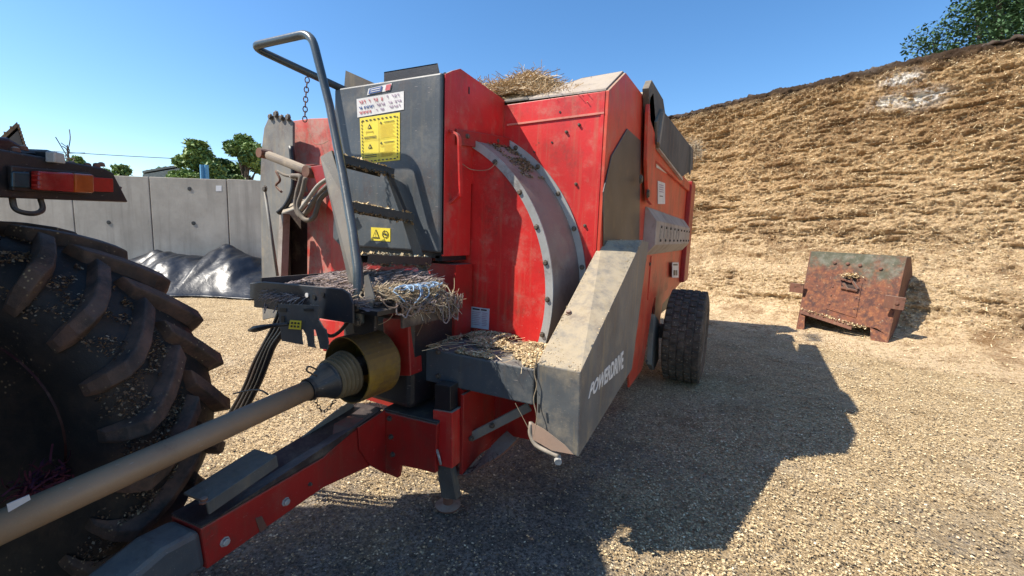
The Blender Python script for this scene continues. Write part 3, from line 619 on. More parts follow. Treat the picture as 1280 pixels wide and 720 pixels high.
# wheels
def road_wheel(xc, side, parent):
    c = np.array([xc, 5.2, .515]); R = .515; ax = (side, 0, 0); w = .195
    ty = MB().lathe(c, ax, [(-w*.9, R*.6), (-w, R*.66), (-w*1.04, R*.8), (-w*.98, R*.92), (-w*.86, R*.975), (-w*.6, R*.985), (w*.6, R*.985), (w*.86, R*.975), (w*.98, R*.92), (w*1.04, R*.8), (w, R*.66), (w*.9, R*.6)], 48).o('tyre', WRUB, parent, smooth=True, origin=c)
    # tread ribs: blocks round the crown
    r0 = None
    for k in range(38):
        th = 2*pi*k/38
        for j, wo in enumerate((-.15, -.075, 0, .075, .15)):
            th2 = th+(.5 if j % 2 else 0)*2*pi/38; e = np.array([0, cos(th2), sin(th2)]); t_ = np.array([0, -sin(th2), cos(th2)])
            a = c+np.array([wo, 0, 0])+e*(R*.975)-t_*.032; m_ = (r0 or MB()); r0 = m_
            m_.prism([a+np.array([-.03, 0, 0]), a+np.array([.03, 0, 0]), a+np.array([.03, 0, 0])+t_*.062, a+np.array([-.03, 0, 0])+t_*.062], e*(.018 if abs(wo) < .1 else .012))
    r0.o('tread', WRUB, ty, kind='stuff', bevel=.004)
    rm = MB().lathe(c, ax, [(-.06, .08), (.02, .1), (.03, .24), (w*.7, .27), (w*.92, .31), (w*.92, .325), (-w*.9, .325)], 32).o('rim', GREYP, parent, smooth=True, origin=c)
    for k in range(6): bolt(c+np.array([side*.035, .15*cos(k*pi/3), .15*sin(k*pi/3)]), ax, .02, rm)
road_wheel(-.475, 1, F); road_wheel(-3.3, -1, F)
# -- rotor housing
c0 = np.array([-2.02, 0, 1.22])
def arc(R, y, a0, a1, n=40): return [c0+np.array([R*cos(t), y, R*sin(t)]) for t in np.linspace(RAD(a0), RAD(a1), n)]
MB().prism(arc(1.02, YD, -17, 150, 60)+[np.array((-2.85, YD, 1.5)), np.array((-2.85, YD, .92))], (0, .012, 0)).o('rotor_front', RED, F, bevel=.002)
def ring(R0, R1, y, a0, a1, th, name, mat, **k):
    A = arc(R0, y, a0, a1, 50); B = arc(R1, y, a0, a1, 50); m = MB()
    V = []; n = len(A)
    for i in range(n): V += [A[i], B[i], B[i]+[0, th, 0], A[i]+[0, th, 0]]
    Fc = []
    for i in range(n-1):
        for j in range(4): Fc.append((4*i+j, 4*i+(j+1) % 4, 4*i+4+(j+1) % 4, 4*i+4+j))
    Fc += [(3, 2, 1, 0), (4*n-4, 4*n-3, 4*n-2, 4*n-1)]
    return m.add(V, Fc).o(name, mat, F, smooth=False, **k)
fl = ring(1.02, 1.068, YD-.014, -18, 70, .012, 'flange_ring', STEEL)
band = []
A = arc(1.066, YD-.004, -18, 70, 60); B = arc(1.106, YB-.012, -18, 70, 60); m = MB(); V = []
for i in range(60): V += [A[i], B[i], B[i]+(c0+[0, YB, 0]-B[i])*.012, A[i]+(c0+[0, YD, 0]-A[i])*.012]
m.add(V, [(4*i+j, 4*i+(j+1) % 4, 4*i+4+(j+1) % 4, 4*i+4+j) for i in range(59) for j in range(4)]+[(3, 2, 1, 0), (236, 237, 238, 239)])
o_ = m.o('rotor_band', BRONZE, F, smooth=True); es = o_.modifiers.new('e', 'EDGE_SPLIT'); es.split_angle = RAD(40)
rl = ring(1.106, 1.15, YB-.014, -14, 66, .011, 'flange_ring', STEEL)
for a in (-12, 0, 12, 24, 37, 51): bolt(c0+[1.034*cos(RAD(a)), YD-.014, 1.034*sin(RAD(a))], (0, -1, 0), .013, fl)
for a in (-4, 9, 22, 35, 47, 58): bolt(c0+[1.128*cos(RAD(a)), YB-.014, 1.128*sin(RAD(a))], (0, -1, 0), .013, rl)
n = 2200; tt = RAD(42)+RAD(26)*rng.random(n); y_ = YD+.08+(YB-YD-.1)*rng.random(n)**.7; rr = 1.066+(1.106-1.066)*(y_-YD)/(YB-YD)+.012*rng.random(n)
P_ = np.stack([c0[0]+rr*np.cos(tt), y_, c0[2]+rr*np.sin(tt)], 1); kk = vnoise(tt*30, y_*14, seed=8) > .4; V, Fc, R = flakes(P_[kk], .008+.012*rng.random(kk.sum()), lift=1); mk('band_debris', V, Fc, CHIPD, F, rnd=R, kind='stuff')
# strut across the flange top
MB().bar((-1.54, 2.16, 2.15), (-1.47, YB-.02, 2.2), .01, .09).o('flange_strap', REDC, F, bevel=.003)
bolt((-1.525, 2.25, 2.17), (1, 0, 0), .013); bolt((-1.49, 2.55, 2.2), (1, 0, 0), .013)
# side plate beside the cabinet
XP = -1.56
P = [np.array(p) for p in ((XP-.01, 2.07, 1.45), (XP-.01, 2.07, 2.66), (XP-.005, 2.13, 2.70), (XP, 2.2, 2.70), (XP+.02, YB-.001, 2.53), (XP+.02, YB-.001, 1.9), (XP+.01, YD-.015, 1.9), (XP+.01, YD-.015, 1.45))]
P[1][2] = at('x', XP, 556, 92)[2]; P[2][2] = at('x', XP, 562, 87)[2]; P[3][2] = at('x', XP, 575, 87)[2]; P[4][2] = at('x', XP+.02, 630, 126)[2]
MB().prism(P, (.014, 0, 0)).o('side_plate', RED, F, bevel=.003)
MB().prism([p+[-.03, 0, 0] for p in P[:1]]+[(XP-.01, 2.35, 1.45), (XP-.01, 2.35, 2.4), (XP-.01, 2.07, 2.5)], (.02, 0, 0))
for px, py in ((586, 113), (597, 121), (601, 108), (624, 125)): MB().box(at('x', XP+.017, px, py)-[.001, .004, .02], at('x', XP+.017, px, py)+[.002, .008, .02]).o('slot', INK, F)
gh = rounded([at('x', XP+.01, 563, 164), at('x', XP+.075, 574, 168), at('x', XP+.075, 576, 244), at('x', XP+.01, 563, 254)], .035)
mgh = MB()
for a, b in zip(gh[:-1], gh[1:]): mgh.bar(a, b+(b-a)*.15, .012, .028, (0, 1, 0))
mgh.o('grab_handle', RED, F)
MB().prism([(-1.62, 2.08, 1.42), (XP-.01, 2.08, 1.42), (XP-.01, 2.33, 1.42), (-1.62, 2.33, 1.42)], (0, 0, .03)).o('side_plate_foot', BLACK, F)
# data plate
q = ys(YD-.003, (588, 383), (612, 386), (611, 412), (588, 409)); dp = quadxy('data_plate', q, simple('data_plate_print', (.5, .54, .6, 1), .5, .1, bump=0), F, (0, -1, 0), .003)
s = Sheet(ys(YD-.006, (588, 383), (612, 386), (611, 412), (588, 409)), (0, -1, 0), .001)
s.rect(INK, .12, .06, .5, .13); s.rect(INK, .56, .06, .86, .13)
for k in range(8):
    v = .22+k*.085; s.rect(INKF, .08, v, .55-.05*(k % 3), v+.03); s.rect(INKF, .62, v, .9-.04*(k % 2), v+.03)
s.done(dp)
# -- left front: red face, grey folding chute, dark opening
MB().prism(ys(YD+.02, (366, 151), (388, 148), (422, 147), (430, 420), (384, 420), (384, 262), (366, 255)), (0, .3, 0)).o('left_front_panel', REDF, F, bevel=.004)
gp = ys(2.24, (336, 146), (344, 143), (361, 148), (366, 153), (366, 236), (361, 256), (352, 266), (350, 350), (348, 396), (328, 400), (325, 225), (327, 185), (330, 160))
MB().prism(gp, (0, .02, 0)).o('chute_plate', GREYP, F, bevel=.004)
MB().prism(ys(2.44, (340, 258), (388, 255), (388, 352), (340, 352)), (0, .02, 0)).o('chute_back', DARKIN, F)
MB().prism([at('y', 2.262, 352, 267), at('y', 2.262, 351, 350), at('y', 2.46, 364, 350), at('y', 2.46, 362, 268)], (.012, 0, 0)).o('chute_cheek', GREYP, F)
MB().prism([at('y', 2.1, 352, 268), at('y', 2.1, 402, 250), at('y', 2.36, 398, 246), at('y', 2.36, 360, 250)], (0, 0, .012)).o('chute_lip', GREYP, F, bevel=.003)
MB().prism([at('y', 2.19, 349, 268), at('y', 2.19, 354, 268), at('y', 2.19, 351, 350), at('y', 2.19, 346, 350)], (0, .06, 0)).o('chute_edge', RAILM, F)
cs = spline([at('y', 2.2, 364, 183), at('y', 2.2, 367, 215), at('y', 2.19, 366, 238), at('y', 2.17, 358, 256), at('y', 2.15, 348, 266)], 6)
MB().tube(cs, .022, 6).o('rubber_strip', BLACK, F, smooth=True)
MB().tube([at('y', 2.12, 331, 237), at('y', 2.12, 347, 345)], .011, 8).o('brace_rod', GREYP, F, smooth=True)
bolt(at('y', 2.1, 331, 236), (0, -1, 0), .02)
for k, (px, py) in enumerate(((338, 146), (345, 143), (352, 147), (360, 147))): bolt(at('y', 2.23, px, py), (0, -1, 0), .018+.004*(k % 2))
# hydraulic ram
ra, rb = at('y', 2.0, 330, 192), at('y', 2.0, 386, 214); ax = (rb-ra)/np.linalg.norm(rb-ra); L = np.linalg.norm(rb-ra)
ram = MB().lathe(ra, ax, [(.0, .02), (.06, .02), (.061, .031), (L*.93, .031), (L*.94, .037), (L, .037)], 14).o('hydraulic_ram', HOSET, F, smooth=True)
MB().lathe(ra-np.array([0, .04, 0]), (0, 1, 0), [(0, .035), (.09, .035)], 12).o('ram_eye', RUST, F); MB().lathe(rb+ax*.02-np.array([0, .04, 0]), (0, 1, 0), [(0, .04), (.09, .04)], 12).o('ram_eye', RUST, F)
MB().bar(rb+[.02, 0, 0], at('y', 2.2, 408, 214), .06, .09).o('ram_bracket', REDC, F, bevel=.004)
MB().prism(ys(1.98, (388, 208), (408, 205), (410, 238), (398, 236)), (0, .05, 0)).o('ram_bracket', REDC, F, bevel=.004)
def hose(pts, y, r_=.014, mat=HOSET, name='hose', parent=F, n=6): return MB().tube(spline([at('y', y[i] if hasattr(y, '__len__') else y, *p) for i, p in enumerate(pts)], n), r_, 8).o(name, mat, parent, smooth=True)
hose([(347, 214), (356, 219), (372, 222), (380, 228), (384, 240)], 1.96, .009)
hose([(365, 220), (376, 222), (372, 240), (370, 258), (376, 270), (386, 262), (396, 246), (410, 232)], 1.93, .017)
hose([(382, 222), (378, 240), (373, 258), (380, 274), (392, 272), (400, 250), (412, 238)], 1.88, .015)
hose([(376, 262), (386, 248), (398, 232), (412, 222)], 1.84, .013, simple('pale_hose', (.35, .32, .27, 1), .6, .3, 20, dirt=.5))
hose([(345, 214), (350, 225), (345, 232), (352, 240)], 1.97, .008, RUST)
MB().lathe(at('y', 1.95, 364, 221), at('y', 1.95, 384, 224)-at('y', 1.95, 364, 221), [(0, .014), (.03, .014), (.031, .02), (.07, .02)], 8).o('hose_fitting', STEEL, F)
# -- control cabinet
cab = ys(YX, (418, 111), (552, 90), (549.5, 316), (424, 307), (415.5, 298)); cb = MB().prism(cab, (0, .28, 0)).o('cabinet', SLATE, F, bevel=.012)
MB().prism(ys(YX+.03, (424, 306), (549.5, 315), (549.5, 323), (436, 316)), (0, .24, 0)).o('cabinet_sill', BLACK, F)
MB().prism(ys(YX+.02, (551.5, 93), (556, 90), (554, 318), (549, 318)), (0, .2, 0)).o('cabinet_edge', BLACK, F)
MB().prism([at('y', 2.22, 429, 122), at('y', 2.22, 432, 88), at('y', 2.24, 468, 104), at('y', 2.24, 466, 112)], (0, .012, 0)).o('deflector_plate', BOARD, F)
tr = ys(2.1, (480, 106), (480, 90), (546, 79), (549, 92)); MB().prism(tr, (0, .006, 0)).o('tray_front', BLACK, F)
MB().prism([at('y', 2.1, 480, 90), at('y', 2.1, 546, 79), at('y', 2.3, 546, 84), at('y', 2.3, 486, 93)], (0, 0, -.006)).o('tray_top', BOARD, F)
MB().prism([at('y', 2.1, 546, 79), at('y', 2.1, 549, 93), at('y', 2.34, 549, 100), at('y', 2.34, 547, 86)], (.006, 0, 0)).o('tray_side', BLACK, F)
N = (0, -1, 0)
q = [(461, 111), (490, 104), (488, 113), (459, 119)]; st = quadxy('maker_sticker', ys(YX-.001, *q), WHITE, cb, N); s = Sheet(ys(YX-.003, *q), N)
s.rect(INKB, .06, .1, .62, .9); s.rect(INKR, .78, .08, .98, .92); s.rect(WHITE, .12, .28, .56, .42, .001); s.rect(WHITE, .14, .6, .56, .72, .001); s.done(st)
q = [(446, 124), (505, 114), (505, 137), (447, 147)]; st = quadxy('handwritten_label', ys(YX-.001, *q), WHITE, cb, N); s = Sheet(ys(YX-.003, *q), N)
def scrib(u0, u1, v, h, nn, mat, seed):
    r2 = random.Random(seed); u = u0; w = (u1-u0)/nn
    for k in range(nn):
        if r2.random() < .12: u += w; continue
        a = [(u+w*.1, v), (u+w*(.2+.2*r2.random()), v+h*(1 if k % 2 else .5)), (u+w*.55, v+h*.2*r2.random()), (u+w*.8, v+h)]
        for p, r_ in zip(a[:-1], a[1:]):
            dx = .0045; s.poly(mat, [(p[0]-dx, p[1]), (p[0]+dx, p[1]), (r_[0]+dx, r_[1]), (r_[0]-dx, r_[1])])
        u += w
scrib(.05, .58, .1, .22, 10, INKR, 1); scrib(.64, .92, .06, .2, 5, INKF, 2); scrib(.05, .38, .44, .17, 9, INKB, 3); scrib(.44, .62, .42, .18, 4, INKF, 4); scrib(.68, .96, .4, .16, 6, INKF, 5)
scrib(.05, .32, .7, .16, 8, INKR, 6); scrib(.42, .6, .7, .16, 4, INKF, 7); scrib(.7, .94, .66, .16, 5, INKF, 8); s.done(st)
q = [(450, 148), (500, 140.5), (500, 200), (452, 205)]; st = quadxy('warning_notice', ys(YX-.001, *q), YLAB, cb, N); s = Sheet(ys(YX-.003, *q), N)
for k in range(9):
    u = .05+k*.1; s.rect(INK, u, .055, u+.055, .08); s.rect(INK, u, .945, u+.055, .97)
for k in range(13):
    v = .07+k*.07; s.rect(INK, .04, v, .062, v+.04); s.rect(INK, .93, v, .952, v+.04)
s.rect(INKY, .475, .1, .482, .93); s.rect(INKY, .06, .5, .92, .506)
for u, v in ((.25, .15), (.25, .58)): s.poly(INK, [(u, v), (u+.055, v+.1), (u-.055, v+.1)]); s.poly(YLAB, [(u, v+.04), (u+.022, v+.085), (u-.022, v+.085)], .001)
s.rect(INKY, .15, .31, .34, .325); s.rect(INKY, .15, .31, .16, .36); s.rect(INKY, .33, .31, .34, .36)
for v in (.42, .45, .82, .86): s.rect(INK, .1, v, .42, v+.014)
for u, v in ((.54, .13), (.54, .56)): s.poly(INK, [(u, v), (u+.03, v+.05), (u-.03, v+.05)]); s.rect(INK, u+.07, v+.02, u+.33, v+.035)
for k in range(13):
    v = .2+k*.022; s.rect(INKY, .52, v, .88-.07*((k*7) % 4)/3, v+.009)
for k in range(12):
    v = .64+k*.022; s.rect(INKY, .52+.1*(k > 1 and k < 7), v, .88-.08*((k*5) % 4)/3, v+.009)
s.done(st)
q = [(464, 284), (488, 285.5), (488, 302), (464, 300.5)]; st = quadxy('warning_sticker', ys(YX-.001, *q), YLAB, cb, N); s = Sheet(ys(YX-.003, *q), N)
s.poly(INK, [(.27, .12), (.46, .8), (.08, .8)]); s.poly(YLAB, [(.27, .25), (.41, .73), (.13, .73)], .001); s.rect(INK, .255, .38, .285, .58, .0015); s.rect(INK, .255, .63, .285, .69, .0015)
n_ = 20
for k in range(n_):
    if k in (5, 15): continue
    a, b = 2*pi*k/n_, 2*pi*(k+1)/n_; s.poly(INK, [(.75+.16*cos(a), .47+.3*sin(a)), (.75+.16*cos(b), .47+.3*sin(b)), (.75+.12*cos(b), .47+.22*sin(b)), (.75+.12*cos(a), .47+.22*sin(a))])
s.rect(INK, .68, .4, .82, .52); s.done(st)
# -- access ladder
YN, YF = 1.76, 2.0
lad = []
yn = lambda py: 1.73-(py-190)/225*.3
MB().prism([at('y', yn(p[1]), *p) for p in ((400, 196), (414, 188), (433, 250), (452, 330), (457, 412), (444, 412), (440, 372))], (0, .008, 0)).o('stringer', STRM, F, bevel=.002)
MB().prism([at('y', yn(188)+.008, 414, 188), at('y', yn(330)+.008, 452, 330), at('y', yn(330)+.05, 453, 330), at('y', yn(188)+.05, 416, 189)], (.006, 0, 0)).o('stringer_flange', BLACK, F)
MB().prism(ys(YF, (478, 206), (487, 210), (502, 246), (514, 276), (538, 350), (537, 362), (529, 356), (506, 285), (490, 240)), (0, .008, 0)).o('stringer', STRM, F, bevel=.002)
MB().prism([at('y', YF-.002, 486, 212), at('y', YF-.002, 514, 277), at('y', YF-.04, 510, 279), at('y', YF-.04, 483, 214)], (.006, 0, 0)).o('stringer_flange', BLACK, F)
for (nx, ny), (fx, fy) in (((418, 194), (484, 212)), ((432, 253), (508, 268)), ((450, 318), (530, 322))):
    a, b = at('y', yn(ny)+.01, nx, ny), at('y', YF, fx, fy)
    m = MB(); m.bar(a, b, .11, .008); m.bar(a+[.055, 0, -.02], b+[.055, 0, -.02], .006, .045); m.bar(a+[-.055, 0, -.02], b+[-.055, 0, -.02], .006, .045)
    td = m.o('tread', BLACK, F)
    pts = a+(b-a)*rng.random(160)[:, None]+np.stack([rng.random(160)*.11-.055, rng.normal(size=160)*.004, rng.random(160)*.012+.002], 1)
    Vc, Fc, Rc = flakes(pts, .016+.014*rng.random(160), lift=.8); mk('dirt', Vc, Fc, CHIP, td, rnd=Rc, kind='stuff')
    pts = a+(b-a)*rng.random(120)[:, None]+np.stack([.05+rng.random(120)*.01, rng.normal(size=120)*.004, -.045+rng.normal(size=120)*.006], 1)
    Vc, Fc, Rc = flakes(pts, .016+.012*rng.random(120), lift=.8); mk('dirt', Vc, Fc, CHIPD, td, rnd=Rc, kind='stuff')
# -- handrail
YH = 1.70
hp = [at('y', 1.38, 449, 404), at('y', 1.47, 447, 335), at('y', 1.53, 441, 290), at('y', 1.62, 428, 215), at('y', YH, 412, 132), at('y', YH, 389, 41), at('y', YH, 314, 58), at('y', 2.1, 434, 114)]
hp = hp[:5]+rounded(hp[4:], .085, 7)[1:]
MB().tube(hp, .0225, 14).o('handrail', TUBEM, F, smooth=True)
for px, py in ((447, 385), (447, 403)): bolt(at('y', 1.35, px, py), (0, -1, 0), .014)
MB().prism(ys(1.41, (440, 372), (453, 374), (469, 380), (468, 414), (452, 419), (441, 416)), (0, .02, 0)).o('rail_bracket', BLACK, F, bevel=.004)
MB().prism(ys(1.4, (455, 345), (460, 343), (468, 372), (465, 385), (460, 390), (456, 376)), (0, .006, 0)).o('bent_strap', GREYP, F); bolt(at('y', 1.395, 458, 386), (0, -1, 0), .016, F, RUST)
# -- front platform
YP = 1.3
pf = ys(YP, (312, 354), (329, 352), (427, 361), (436, 367), (441, 380), (441, 405), (404, 399), (333, 386), (317, 384), (317, 374), (312, 372))
MB().prism(pf, (0, .012, 0)).o('platform_front', NAVY, F, bevel=.004)
zt = 1.245; xl, xr = pf[0][0]+.03, -1.36
m = MB().prism([(xl, YP+.02, zt), (xr, YP+.05, zt), (xr, 1.93, zt), (xl, 1.98, zt)], (0, 0, -.02)); m.o('platform_deck', BLACK, F)
MB().bar((xr, YP+.2, 1.2), (xr, 1.93, 1.2), .012, .11).o('platform_side', simple('muddy_steel', (.09, .065, .05, 1), .8, .4, 15, dirt=.5), F)
MB().bar((xl, YP+.04, 1.27), (xl, 2.2, 1.27), .012, .12).o('platform_side', NAVY, F)
for px, py in ((384, 369), (404, 368), (393, 371)): MB().lathe(at('y', YP-.001, px, py), (0, -1, 0), [(0, .011), (.004, .011)], 10).o('bolt_hole', INK if px != 384 else WHITE, F)
# hose holder plate: comb with open slots
comb = ys(YP-.05, (347, 380), (398, 382), (398, 400), (404, 410), (407, 412), (410, 428), (409, 437), (400, 436), (398, 426), (394, 412), (391, 412), (392, 430), (394, 435), (385, 433), (383, 420), (379, 412), (376, 412), (377, 425), (378, 431), (352, 426), (350, 410))
cm = MB().prism(comb, (0, .006, 0)).o('hose_holder', painted('holder_steel', (.07, .075, .08, 1), (.04, .04, .045, 1), .6, .5, rust=.2), F)
for a, b in (((350, 385), (358, 390)), ((380, 386), (392, 389)), ((352, 395), (356, 404))):
    MB().prism(ys(YP-.052, a, (b[0], a[1]), b, (a[0], b[1])), (0, -.002, 0)).o('slot', INK, cm)
yl = quadxy('holder_label', ys(YP-.055, (363, 400), (377, 401), (376, 412), (361, 411)), YLAB, F, N); s = Sheet(ys(YP-.058, (363, 400), (377, 401), (376, 412), (361, 411)), N, .001)
for i in range(3):
    for j in range(2): s.rect(INK, .12+i*.28, .2+j*.38, .3+i*.28, .42+j*.38)
s.done(yl)
lv = MB(); p1, p2, p3, p4 = at('y', YP-.12, 311, 413), at('y', YP-.12, 325, 410), at('y', YP-.11, 340, 407), at('y', YP-.08, 360, 405)
lv.tube([p1, (p1+p2)/2, p2, p3, p4], [.006, .016, .015, .009, .008], 10); lv.o('lever', BLACK, F, smooth=True)
for k in range(4):
    hose([(350+k*5, 390), (341+k*5, 412), (330+k*4, 432), (318+k*5, 455), (309+k*5, 478), (298+k*5, 500), (280+k*6, 530)], [1.36-.02*k]*7, .014, HOSE)
hose([(398, 410), (412, 420), (425, 414), (438, 398)], 1.42, .009, HOSE)
hose([(292, 492), (312, 488), (326, 488), (335, 493)], 1.2, .004, HOSE, 'wire')
# red block seen under the platform
MB().prism(ys(1.95, (398, 398), (442, 402), (446, 430), (404, 440), (399, 425)), (0, .05, 0)).o('gearbox_guard', RED, F, bevel=.01)
# -- cross beam with shelf
bx0 = at('y', 1.88, 512, 450)[0]
MB().prism(ys(1.88, (505, 430), (668, 462), (666, 507), (505, 470)), (0, .16, 0)).o('cross_beam', SLATE, F, bevel=.008)
MB().prism([(bx0-.1, 2.03, .925), (-.84, 2.03, .925), (-.84, 2.35, .925), (bx0-.1, 2.35, .925)], (0, 0, .014)).o('shelf', SLATE, F)
MB().box((-1.3, 2.345, .6), (-.86, 2.69, .92)).o('sump', RED, F)
for px, py in ((548, 440), (548, 470)): bolt(at('y', 1.878, px, py), (0, -1, 0), .012)
# dark machinery behind the guard
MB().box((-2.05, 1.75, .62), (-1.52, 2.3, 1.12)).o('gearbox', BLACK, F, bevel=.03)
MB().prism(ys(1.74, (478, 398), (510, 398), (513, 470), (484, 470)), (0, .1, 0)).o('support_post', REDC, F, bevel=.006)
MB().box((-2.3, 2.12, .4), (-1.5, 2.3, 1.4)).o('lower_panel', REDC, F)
# -- yellow coupling guard
gc = at('x', -1.7, 433, 463); gd = np.array([.06, 1, .02])
MB().lathe(gc, gd, [(0, .165), (0, .172), (.2, .172), (.2, .1), (.32, .1), (.32, .09), (.195, .09), (.19, .164), (0, .1645)], 40, cap=False).o('coupling_guard', YELLOW, F, smooth=False)
MB().lathe(gc+np.array(gd)*.02, gd, [(0, .035), (.05, .05), (.12, .055), (.2, .06), (.32, .07)], 20).o('input_yoke', BLACK, F)
# -- frame, drawbar
YFr = 1.76
fr = ys(YFr, (477, 514), (546, 531), (544, 592), (520, 586), (500, 582), (497, 598), (478, 590))
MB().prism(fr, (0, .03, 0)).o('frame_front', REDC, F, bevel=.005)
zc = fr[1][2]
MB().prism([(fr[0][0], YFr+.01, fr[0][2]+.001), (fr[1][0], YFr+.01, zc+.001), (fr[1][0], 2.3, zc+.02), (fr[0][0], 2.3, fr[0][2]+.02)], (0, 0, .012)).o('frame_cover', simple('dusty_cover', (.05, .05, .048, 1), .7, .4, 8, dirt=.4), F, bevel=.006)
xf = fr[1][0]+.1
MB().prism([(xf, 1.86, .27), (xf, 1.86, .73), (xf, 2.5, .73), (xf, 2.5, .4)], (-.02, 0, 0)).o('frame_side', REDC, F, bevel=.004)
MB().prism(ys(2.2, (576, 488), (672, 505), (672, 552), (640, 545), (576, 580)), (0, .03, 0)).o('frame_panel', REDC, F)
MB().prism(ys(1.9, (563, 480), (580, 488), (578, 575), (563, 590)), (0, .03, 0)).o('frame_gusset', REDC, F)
sa, sb = at('y', 1.95, 583, 549), at('y', 2.05, 662, 508)
MB().bar(sa, sb, .02, .05).o('stay_bar', GREYP, F, bevel=.004); bolt(at('y', 1.93, 589, 548), (0, -1, 0), .012); bolt(at('y', 1.95, 615, 532), (0, -1, 0), .012)
cv = spline([at('y', 1.9, 566, 588), at('y', 1.95, 590, 585), at('y', 2.0, 615, 568), at('y', 2.1, 640, 545)], 6); m = MB()
for a, b in zip(cv[:-1], cv[1:]): m.bar(a, b+(b-a)*.1, .12, .012)
m.o('skid_plate', RUST, F)
for px, py in ((487, 523), (489, 546), (491, 568)): bolt(at('y', YFr-.002, px, py), (0, -1, 0), .012)
# parking jack
YJ = 1.80
jb = ys(YJ, (543, 480), (563, 483), (563, 520), (543, 518)); m = MB().prism(jb, (0, .07, 0)); m.o('jack_tube', BLACK, F, bevel=.004)
MB().prism(ys(YJ-.012, (541, 512), (565, 516), (565, 586), (541, 580)), (0, .095, 0)).o('jack_sleeve', RED, F, bevel=.004)
MB().prism(ys(YJ+.01, (545, 578), (562, 583), (570, 625), (552, 622)), (0, .05, 0)).o('jack_leg', BOARD, F)
jf = at('z', .012, 560, 630); MB().lathe(jf-[0, 0, .01], (0, 0, 1), [(0, .075), (.008, .075), (.02, .03), (.06, .03)], 16).o('jack_foot', RUST, F)
MB().tube(spline([at('y', YJ-.03, 546, 562), at('y', YJ-.04, 549, 572), at('y', YJ-.02, 551, 580)], 3), .007, 6).o('jack_pin', STEEL, F)
# drawbar: right face runs from near hitch to the frame
dA = np.array([-1.6, .62, 0]); dB = np.array([-1.72, 1.78, 0]); dn = np.array([(dB-dA)[1], -(dB-dA)[0], 0]); dn /= np.linalg.norm(dn)
def db(px, py, off=0): return atp(dA+dn*off, dn, px, py)
W_ = -dn*.17
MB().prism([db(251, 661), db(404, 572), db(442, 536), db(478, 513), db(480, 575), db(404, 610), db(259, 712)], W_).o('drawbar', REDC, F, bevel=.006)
MB().prism([db(446, 534, .002), db(480, 512, .002), db(481, 592, .002), db(462, 582, .002), db(448, 562, .002)], dn*.01).o('drawbar_gusset', REDC, F, bevel=.003)
tp = [db(251, 661), db(478, 513)]
MB().prism([db(252, 659.5), db(404, 570.5), db(478, 511), db(478, 511)+W_*1.0, db(404, 570.5)+W_, db(252, 659.5)+W_], (0, 0, .004)).o('drawbar_top', simple('worn_top', (.045, .03, .03, 1), .6, .5, 9, dirt=.35), F)
MB().bar(db(404, 569)+[0, 0, .01]+W_*.97, db(470, 514)+[0, 0, .02]+W_*.97, .01, .05).o('top_strip', GREYP, F)
nose = [db(251, 663, -.004), db(259, 709, -.004), db(150, 775, -.004), db(120, 760, -.004), db(206, 687, -.004)]
MB().prism(nose, W_*.95).o('drawbar_nose', SLATE, F, bevel=.02)
for px, py in ((281, 677), (357, 627)): bolt(db(px, py, .001), dn, .014, F, STEEL)
bolt(db(387, 605, .001), dn, .007)
MB().prism([db(319, 648, .001), db(327, 645, .001), db(334, 659, .001), db(325, 666, .001)], dn*.002).o('slot', RUST, F)
a1, a2 = db(258, 640)+W_*.35+[0, 0, .035], db(345, 580)+W_*.35+[0, 0, .035]
m = MB(); m.bar(a1, a2, .13, .01, (0, .1, 1)); m.bar(a1+dn*.065+[0, 0, -.02], a2+dn*.065+[0, 0, -.02], .01, .05); m.o('angle_bracket', BOARD, F, bevel=.002)
bolt(a1+dn*.05+[0, 0, .004], (0, 0, 1), .012, F, RUST)
# -- drive guard on the right
def gx_(x, *p): return xs_(x, *p)
A = [at('x', -.6, 726, 465), at('x', -.6, 723, 572), at('x', -.6, 790, 462), at('x', -.6, 811, 303), at('x', -.6, 803, 300)]
B = [np.array([-.822, A[0][1], A[0][2]]), np.array([-.822, A[1][1], A[1][2]+.06]), np.array([-.822, A[2][1], A[2][2]]), np.array([-.822, A[3][1]+.02, A[3][2]+.003]), at('x', -.822, 752, 300)]
m = MB(); m.add(A+B, [(4, 3, 2, 1, 0), (0, 1, 6, 5), (1, 2, 7, 6), (2, 3, 8, 7), (3, 4, 9, 8), (5, 6, 7, 8, 9), (0, 5, 9), (0, 9, 4)])
gd_ = m.o('drive_guard', GUARDM, F, bevel=.006)
cu = bpy.data.curves.new('txt', 'FONT'); cu.body = 'POWERDRIVE'; cu.size = 1; cu.shear = .35; cu.offset = .03; cu.extrude = .01; cu.space_character = 1.04
to = bpy.data.objects.new('txt', cu); COL.objects.link(to); bpy.context.view_layer.update()
me = bpy.data.meshes.new_from_object(to.evaluated_get(bpy.context.evaluated_depsgraph_get())); bpy.data.objects.remove(to)
tv = np.array([v.co for v in me.vertices]); tw, tz = tv[:, 0].max(), tv[:, 1].max()
q = [at('x', -.6, 735, 498), at('x', -.6, 780, 458), at('x', -.6, 779, 438), at('x', -.6, 737, 481)]
u = (tv[:, 0]/tw)[:, None]; v = (tv[:, 1]/tz)[:, None]; P = (q[0]*(1-u)+q[1]*u)*(1-v)+(q[3]*(1-u)+q[2]*u)*v; P[:, 0] = -.6+.0005+np.clip(tv[:, 2], 0, 1)*.15
o = mk('lettering', P, [tuple(p.vertices) for p in me.polygons], DWHITE, gd_); o['label'] = 'slanted white capital letters POWERDRIVE'
o.rotation_euler = (0, 0, 0)
hs_ = MB(); q = [(665, 545), (667, 520), (712, 568), (690, 566)]
